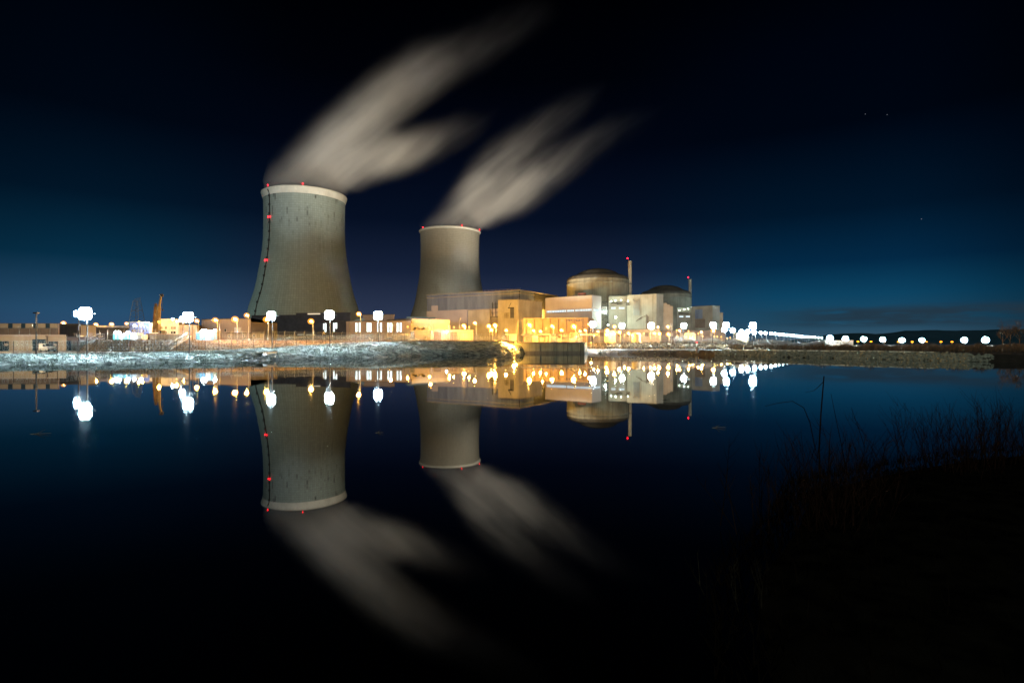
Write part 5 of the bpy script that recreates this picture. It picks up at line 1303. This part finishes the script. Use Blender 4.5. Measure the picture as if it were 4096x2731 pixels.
# ------------------------------------------------------------------ lamps
MESH = {}
core = lens((1.0, .93, .75), 22)
def cached(key, fn):
    if key not in MESH: MESH[key] = fn()
    return MESH[key]
def add_part(name, me, t, loc=(0, 0, 0)):
    o = bpy.data.objects.new(name, me); COL.objects.link(o); o.parent = t; o.location = loc; return o
def lamp(kind, px, py, d, color, label, group, energy=0.0, size=1.0, glow=60.0, yb=None, soft=None):
    zb = gz(px, d) if yb is None else yb; zt = Zy(py, d); h = max(1.0, round((zt - zb) * 4) / 4)
    zb = zt - h if yb is None else yb; h = zt - zb
    nm = {'mast': 'floodlight_mast', 'street': 'street_lamp', 'post': 'lamp_post', 'mush': 'lantern_post'}[kind]
    t = thing(nm, (X(px, d), d, zb), label, 'floodlight' if kind == 'mast' else 'street lamp', group)
    if kind == 'mast':
        ph = h + .5 * size
        add_part('pole', cached(('mp', round(ph, 2)), lambda: MB().bar((0, .5, -.3), (0, .5, ph), .14, .09, n=8).mesh('pole', M['dark'])), t)
        add_part('crossbar', cached(('mc', size), lambda: MB().bar((-1.0 * size, .5, 0), (1.0 * size, .5, 0), .07).mesh('crossbar', M['dark'])), t, (0, 0, h))
        for k, kz in ((-.32, 0.05), (.32, 0.05), (-.32, .67), (.32, .67)):
            hd = add_part('floodlight', cached(('mh', size), lambda: MB().box(-.32 * size, .32 * size, -.05, .25, -.26 * size, .34 * size).mesh('floodlight', M['dark'])), t, (k * size, .16, h + (kz - .36) * size))
            add_part('lens', cached(('ml', size, color, glow), lambda: MB().sphere((0, 0, 0), .42 * size, 14, 8, 1.0, 1.0, .55).mesh('lens', lens(color, glow), True)), hd, (0, -.12, 0))
    elif kind == 'street':
        ph = h + .1
        add_part('pole', cached(('sp', round(ph, 2)), lambda: MB().bar((.55, 0, -.2), (.55, 0, ph), .10, .06, n=8).bar((.55, 0, ph), (0, 0, ph + .12), .05, .05).mesh('pole', M['metal'])), t)
        add_part('lamp_head', cached(('sh', size), lambda: MB().lathe([(.30 * size, 0), (.24 * size, .14), (.06, .20)], (0, 0, .16 * size), 12).mesh('lamp_head', M['metal'])), t, (0, 0, h))
        add_part('globe', cached(('sg', size, color, glow), lambda: MB().sphere((0, 0, 0), .60 * size, 14, 8, .9).mesh('globe', lens((1.0, .36, .03) if color == GOLD else color, glow), True)), t, (0, 0, h))
        add_part('bulb', cached(('sc', size), lambda: MB().sphere((0, 0, 0), .15 * size, 8, 6).mesh('bulb', core)), t, (0, 0, h))
    elif kind == 'mush':
        add_part('pole', cached(('up', round(h, 2)), lambda: MB().bar((0, 0, -.2), (0, 0, h - .35 * size), .09, .09, n=8).mesh('pole', M['metal'])), t)
        add_part('globe', cached(('ug', size, color, glow), lambda: MB().lathe([(.10 * size, -.3 * size), (.75 * size, -.05 * size), (.62 * size, .2 * size), (.1, .3 * size)], (0, 0, 0), 14).mesh('globe', lens(color, glow), True)), t, (0, 0, h))
    else:
        add_part('pole', cached(('pp', round(h, 2)), lambda: MB().bar((0, 0, -.2), (0, 0, h), .08, .06, n=8).mesh('pole', M['metal'])), t)
        add_part('lamp_head', cached(('ph', size), lambda: MB().bar((0, 0, 0), (0, 0, .18), .3 * size, .16 * size, n=8).mesh('lamp_head', M['metal'])), t, (0, 0, h + .22 * size))
        add_part('globe', cached(('pg', size, color, glow), lambda: MB().sphere((0, 0, 0), .30 * size, 10, 6).mesh('globe', lens(color, glow), True)), t, (0, 0, h))
    if energy > 0:
        b = bulb(None, (0, -.45 if kind == 'mast' else 0, h - (.1 if kind == 'mast' else .05)), energy, color, soft or (.3 * size))
        b.parent = t
        if group == G1: b.data.type = 'SPOT'; b.data.spot_size = rad(136); b.data.spot_blend = .25; b.rotation_euler = Vector((0, -1.0, -.75)).to_track_quat('-Z', 'Y').to_euler()
    return t
ORD = ['first', 'second', 'third', 'fourth', 'fifth', 'sixth', 'seventh', 'eighth', 'ninth', 'tenth', 'eleventh', 'twelfth', 'thirteenth', 'fourteenth', 'fifteenth', 'sixteenth', 'seventeenth', 'eighteenth', 'nineteenth', 'twentieth', 'twenty-first', 'twenty-second', 'twenty-third', 'twenty-fourth', 'twenty-fifth', 'twenty-sixth', 'twenty-seventh', 'twenty-eighth', 'twenty-ninth', 'thirtieth']
KE = 1.0; KG = 1.35
G1 = 'cold white floodlight masts along the bank'
masts = {}
for (px, py, d, e, s, lb) in [
    (340, 1254, 97, 19000, 1.45, 'brightest cold floodlight mast, on the bank before the cream building'),
    (308, 1255, 121, 2500, .9, 'smaller cold floodlight mast just left of the brightest one'),
    (752, 1268, 108, 16000, 1.3, 'tall cold floodlight mast in front of the ribbed store'),
    (728, 1277, 150, 8000, .9, 'smaller cold floodlight mast behind and left of the ribbed store mast'),
    (1085, 1263, 131, 14000, 1.3, 'cold floodlight mast at the left foot of the nearer tower'),
    (1317, 1260, 142, 16000, 1.5, 'cold floodlight mast at the right foot of the nearer tower'),
    (1512, 1262, 162, 12000, 1.6, 'cold floodlight mast between the two cooling towers')]:
    masts[px] = lamp('mast', px, py, d, COOL, lb, G1, e * KE, s, 400)
G2 = 'cold white floodlights under the domes'
lamp('mast', -62, 1238, 98, COOL, 'cold floodlight mast at the west end of the bank, before the warehouse', G1, 16000, 1.2, 90)
lamp('street', -70, 1280, 124, (1.0, .74, .42), 'amber street lamp at the west end of the warehouse yard', 'amber street lamps of the plant', 16000, 1.4, 1.7)
for (px, py, d, e, s, lb) in [
    (2372, 1297, 215, 12000, 1.4, 'cold floodlight mast at the corner of the white window-strip building'),
    (2488, 1303, 225, 12000, 1.3, 'cold floodlight mast below the green-lit service block'),
    (2735, 1303, 225, 14000, 1.3, 'cold floodlight mast below the farther dome'),
    (2853, 1301, 200, 11000, 1.3, 'upper cold floodlight mast before the east end building'),
    (2905, 1301, 198, 11000, 1.3, 'cold floodlight mast just past the east end building'),
    (3012, 1303, 190, 14000, 1.5, 'tallest cold floodlight mast above the start of the lamp row')]:
    masts[px] = lamp('mast', px, py, d, COOL, lb, G2, e * KE, s, 400)
masts[2605] = lamp('mast', 2605, 1303, 262, WARMW, 'big warm white floodlight mast before the stepped concrete building', G2, 60000 * KE, 1.9, 90)
row = [(2897, 1318), (2931, 1321), (2966, 1327), (2990, 1327), (3017, 1329), (3043, 1331), (3062, 1332), (3084, 1333.5), (3101, 1335), (3116, 1337), (3132, 1338), (3148, 1339.5), (3161, 1340.5), (3174, 1341.5), (3188, 1343), (3198, 1344), (3207, 1345), (3216, 1346), (3224, 1346.6), (3232, 1347), (3241, 1347.6), (3250, 1348.2), (3260, 1348.8), (3274, 1349.5), (3287, 1350.5)]
for i, (px, py) in enumerate(row):
    d = 6.5 * F / (HZ - py) + (0 if py < 1345 else 10)
    lamp('street', px, py, d, COOL, ORD[i] + ' nearest white lamp of the long receding row', 'white lamps of the receding row', (16000 if i % 2 == 0 or i < 6 else 0) * KE, 1.9 if i < 5 else 1.35 - .02 * (i - 5), 60)
for i, (px, py) in enumerate([(3320, 1352), (3382, 1354), (3455, 1356), (3531, 1358), (3608, 1360), (3688, 1360), (3857, 1360), (3942, 1359.5)]):
    d = (520, 560, 600, 640, 680, 700, 560, 420)[i]
    lamp('street', px, py, d, COOL, ORD[i] + ' of the widely spaced white lamps below the hills, counted from the white office', 'widely spaced white lamps below the hills', 14000 * KE, 4.2 if i != 7 else 3.6, 420)
for i, (px, py) in enumerate([(3432, 1366), (3484, 1366), (3539, 1367), (3594, 1367), (3649, 1367), (3707, 1367), (3764, 1367), (3808, 1367), (3857, 1368)]):
    lamp('mush', px, py, 300, AMBER, ORD[i] + ' low amber lantern below the hills, counted from the white office', 'low amber lanterns below the hills', 900 * KE, .85 if i not in (2, 5) else .55, 3)
# amber sodium lamps: (px, py, distance, energy, size)
zones = [
 ('before the warehouse and its neighbours', [(254, 1293, 187, 12000, 1.4), (383, 1298, 200, 9000, 1.3), (446, 1297, 200, 6000, 1.3), (506, 1294, 215, 5000, 1.2), (555, 1288, 222, 2500, 1.2), (570, 1293, 210, 2500, 1.2), (636, 1288, 168, 3500, 1.3), (707, 1286, 190, 5000, 1.4), (733, 1295, 214, 4000, 1.2)]),
 ('around the pinkish hall', [(787, 1283, 175, 6000, 1.3), (861, 1280, 152, 9000, 1.3), (940, 1277, 146, 10000, 1.5), (987, 1261, 176, 9000, 1.4), (1065, 1278, 150, 6000, 1.4)]),
 ('between the dark pump hall and the paired windows', [(1244, 1285, 158, 9000, 1.5), (1435, 1256, 172, 16000, 1.4), (1563, 1300, 214, 8000, 1.3)]),
 ('before the golden workshop', [(1631, 1307, 214, 3000, 1.3), (1722, 1283, 212, 3000, 1.7), (1719, 1310, 222, 1600, 1.4), (1797, 1304, 222, 1800, 1.4), (1798, 1313, 230, 1500, 1.3)]),
 ('before the turbine hall walls', [(1856, 1304, 320, 260000, 2.4), (1815, 1308, 226, 2500, 1.0), (1876, 1307, 224, 3000, 1.1), (1899, 1292, 230, 12000, 1.5), (1955, 1305, 268, 90000, 2.2), (1980, 1302, 300, 420000, 2.6), (1965, 1319, 235, 26000, 1.8), (2024, 1321, 212, 8000, 1.3)]),
 ('above the quay wall', [(2117, 1300, 205, 60000, 2.0), (2134, 1322, 226, 5000, 1.2), (2161, 1325, 224, 7000, 1.3), (2184, 1313, 260, 3000, 1.0), (2208, 1305, 200, 14000, 1.5), (2246, 1321, 238, 14000, 1.6), (2295, 1306, 200, 40000, 2.0), (2319, 1325, 226, 6000, 1.2), (2340, 1321, 222, 5000, 1.1), (2357, 1298, 250, 12000, 1.6)]),
 ('below the green-lit service block', [(2375, 1338, 228, 4000, 1.1), (2392, 1326, 252, 5000, 1.1), (2428, 1321, 262, 22000, 2.0), (2425, 1338, 258, 5000, 1.3), (2457, 1306, 290, 18000, 1.9), (2477, 1329, 262, 14000, 1.9), (2498, 1339, 256, 4000, 1.1), (2514, 1333, 262, 9000, 1.7)]),
 ('below the stepped concrete building', [(2575, 1334, 266, 3850, 1.3), (2602, 1336, 280, 3850, 1.2), (2618, 1333, 272, 6600, 1.7), (2632, 1308, 320, 6600, 1.5), (2637, 1334, 276, 7700, 1.9), (2671, 1307, 300, 8800, 1.7), (2673, 1337, 268, 8800, 2.0)]),
 ('below the farther dome', [(2707, 1320, 320, 3850, 1.2), (2718, 1322, 300, 5500, 1.6), (2709, 1345, 262, 3300, 1.3), (2754, 1323, 310, 4400, 1.3), (2758, 1347, 264, 2750, 1.1), (2770, 1348, 270, 2750, 1.1), (2793, 1334, 290, 3850, 1.2), (2805, 1328, 300, 4950, 1.4), (2811, 1345, 280, 2750, 1.1), (2857, 1346, 280, 3300, 1.3)]),
 ('past the east end building', [(2869, 1346, 290, 2750, 1.2), (2885, 1347, 285, 2750, 1.2), (2909, 1353, 262, 2750, 1.2), (2921, 1349, 280, 1650, 1.1), (2853, 1322, 300, 11000, 2.2), (2966, 1333, 262, 11000, 2.2)]),
]
for zn, ls in zones:
    ls = sorted(ls)
    for i, (px, py, d, e, s) in enumerate(ls):
        lamp('street' if e > 4500 else 'post', px, py, d, GOLD, (ORD[i] + ' amber street lamp from the left ' + zn), 'amber street lamps of the plant', e * (KG if zn != 'before the golden workshop' else 1.0), s, .75)
lamp('post', 1786, 1327, 236, COOL, 'small white lamp over the garage row door', None, 2500, 1.1, 50)
tl = lamp('post', 2063, 1370, 186, GOLD, 'low amber lamp at the west shoulder of the quay wall', None, 2500, 1.4, .75)
bulb(tl, (X(2063, 186) - .6, 185.2, 3.9), 240000, GOLD, .3, 140, (X(1960, 172), 172, 2.2), .8)
lamp('post', 2364, 1371, 206, GOLD, 'low amber lamp at the east foot of the quay wall', None, 2500, .9, .75)
for (px, py, d, lb) in [(464, 1329, 148, 'left of two white lamps over the turquoise container'), (476, 1329, 148, 'right of two white lamps over the turquoise container'), (512, 1329, 150, 'white lamp beside the white container'), (811, 1322, 157.5, 'left white lamp on the lit blue cabin'), (822, 1322, 157.5, 'second white lamp on the lit blue cabin'), (860, 1322, 157.5, 'white lamp past the lit blue cabin'), (538, 1300, 226, 'small blue-white lamp before the blue office wing'), (565, 1299, 226, 'second small blue-white lamp before the blue office wing'), (690, 1276, 212, 'cold lamp above the white office')]:
    lamp('post', px, py, d, (.62, .82, 1.0), lb, 'small white lamps over the containers and offices', 1500 if d < 200 else 3200, 1.2, 60)

# added unseen projectors near the tower feet, lighting the shells and the steam
def fill_projector(x_, y_, aims, label):
    zb = 4.0; t = thing('fill_projector', (x_, y_, zb), label, 'floodlight', 'added projectors around the tower feet')
    MB().bar((x_, y_, zb - .2), (x_, y_, zb + 5.6), .12, n=8).obj('pole', M['dark'], t)
    for k, (aim, e, c, size) in enumerate(aims):
        ox = (k - (len(aims) - 1) / 2) * 1.3
        dv = (Vector(aim) - Vector((x_ + ox, y_, zb + 6))).normalized()
        hd = MB().bar(Vector((x_ + ox, y_, zb + 6)) - dv * .3, Vector((x_ + ox, y_, zb + 6)) + dv * .3, .35, .45, n=10).obj('floodlight', M['dark'], t)
        b = bulb(None, Vector((x_ + ox, y_, zb + 6)) + dv * .8, e, c, .3, size, aim, 1.0)
        b.parent = t; b.matrix_parent_inverse = Matrix.Translation(-Vector(t.location))
MW = 1e6
W1 = (.62, 1.0, .95); W2 = (1.0, .84, .62); W3 = (1.0, .86, .60); WS = (1.0, .87, .70)
fill_projector(c1.x - 110, 470, [((c1.x - 25, c1.y - 35, 70), .12 * MW, W1, 80)], 'unseen floodlight added at the west foot of the nearer tower')
fill_projector(c1.x + 95, 450, [((c1.x + 15, c1.y - 35, 70), .05 * MW, W2, 80), ((c1.x + 70, c1.y, 225), 1.2 * MW, WS, 50)], 'unseen floodlight added at the east foot of the nearer tower')
fill_projector(c1.x - 20, 440, [((c1.x + 20, c1.y, 215), .5 * MW, (.9, .95, 1.0), 30)], 'unseen floodlight added in front of the nearer tower')
fill_projector(c2.x - 75, 655, [((c2.x - 20, c2.y - 35, 75), .20 * MW, W3, 80)], 'unseen floodlight added at the west foot of the farther tower')
fill_projector(c2.x + 75, 655, [((c2.x + 15, c2.y - 35, 75), .18 * MW, W3, 80), ((c2.x + 80, c2.y, 225), 1.5 * MW, WS, 54)], 'unseen floodlight added at the east foot of the farther tower')
def wash(mast, px_, py_, d_, aim, e, c, size):  # extra spots added above the masts to brighten steam, towers and facades
    b = bulb(None, (X(px_, d_), d_ + 1.6, Zy(py_, d_) + 1.9), e, c, .35, size, aim, .9); b.name = 'wash_fill_light'
    b.parent = mast; b.matrix_parent_inverse = Matrix.Translation(-Vector(mast.location))
wash(masts[1512], 1512, 1262, 162, (c1.x + 55, c1.y, 215), 3.8 * MW, (1.0, .90, .66), 26)
wash(masts[752], 752, 1268, 108, (c1.x - 5, c1.y, 205), 1.4 * MW, (.82, .92, 1.0), 26)
wash(masts[2605], 2605, 1303, 262, (c2.x + 60, c2.y, 215), 6.5 * MW, (1.0, .88, .66), 26)
wash(masts[1512], 1512, 1262, 162, (c2.x + 30, c2.y, 215), 2.4 * MW, (.98, .93, .86), 20)
wash(masts[2605], 2605, 1303, 262, (X(2500, 440), 440, 36), .12 * MW, (1.0, .80, .52), 50)
wash(masts[1512], 1512, 1262, 162, (X(1850, 440), 440, 40), 1.1 * MW, (.66, .84, 1.0), 16)
wash(masts[2372], 2372, 1297, 215, (X(2391, 440), 440, 46), .20 * MW, (.95, 1.0, .84), 30)
wash(masts[2735], 2735, 1303, 225, (X(2680, 560), 560, 42), .45 * MW, (1.0, .92, .74), 34)
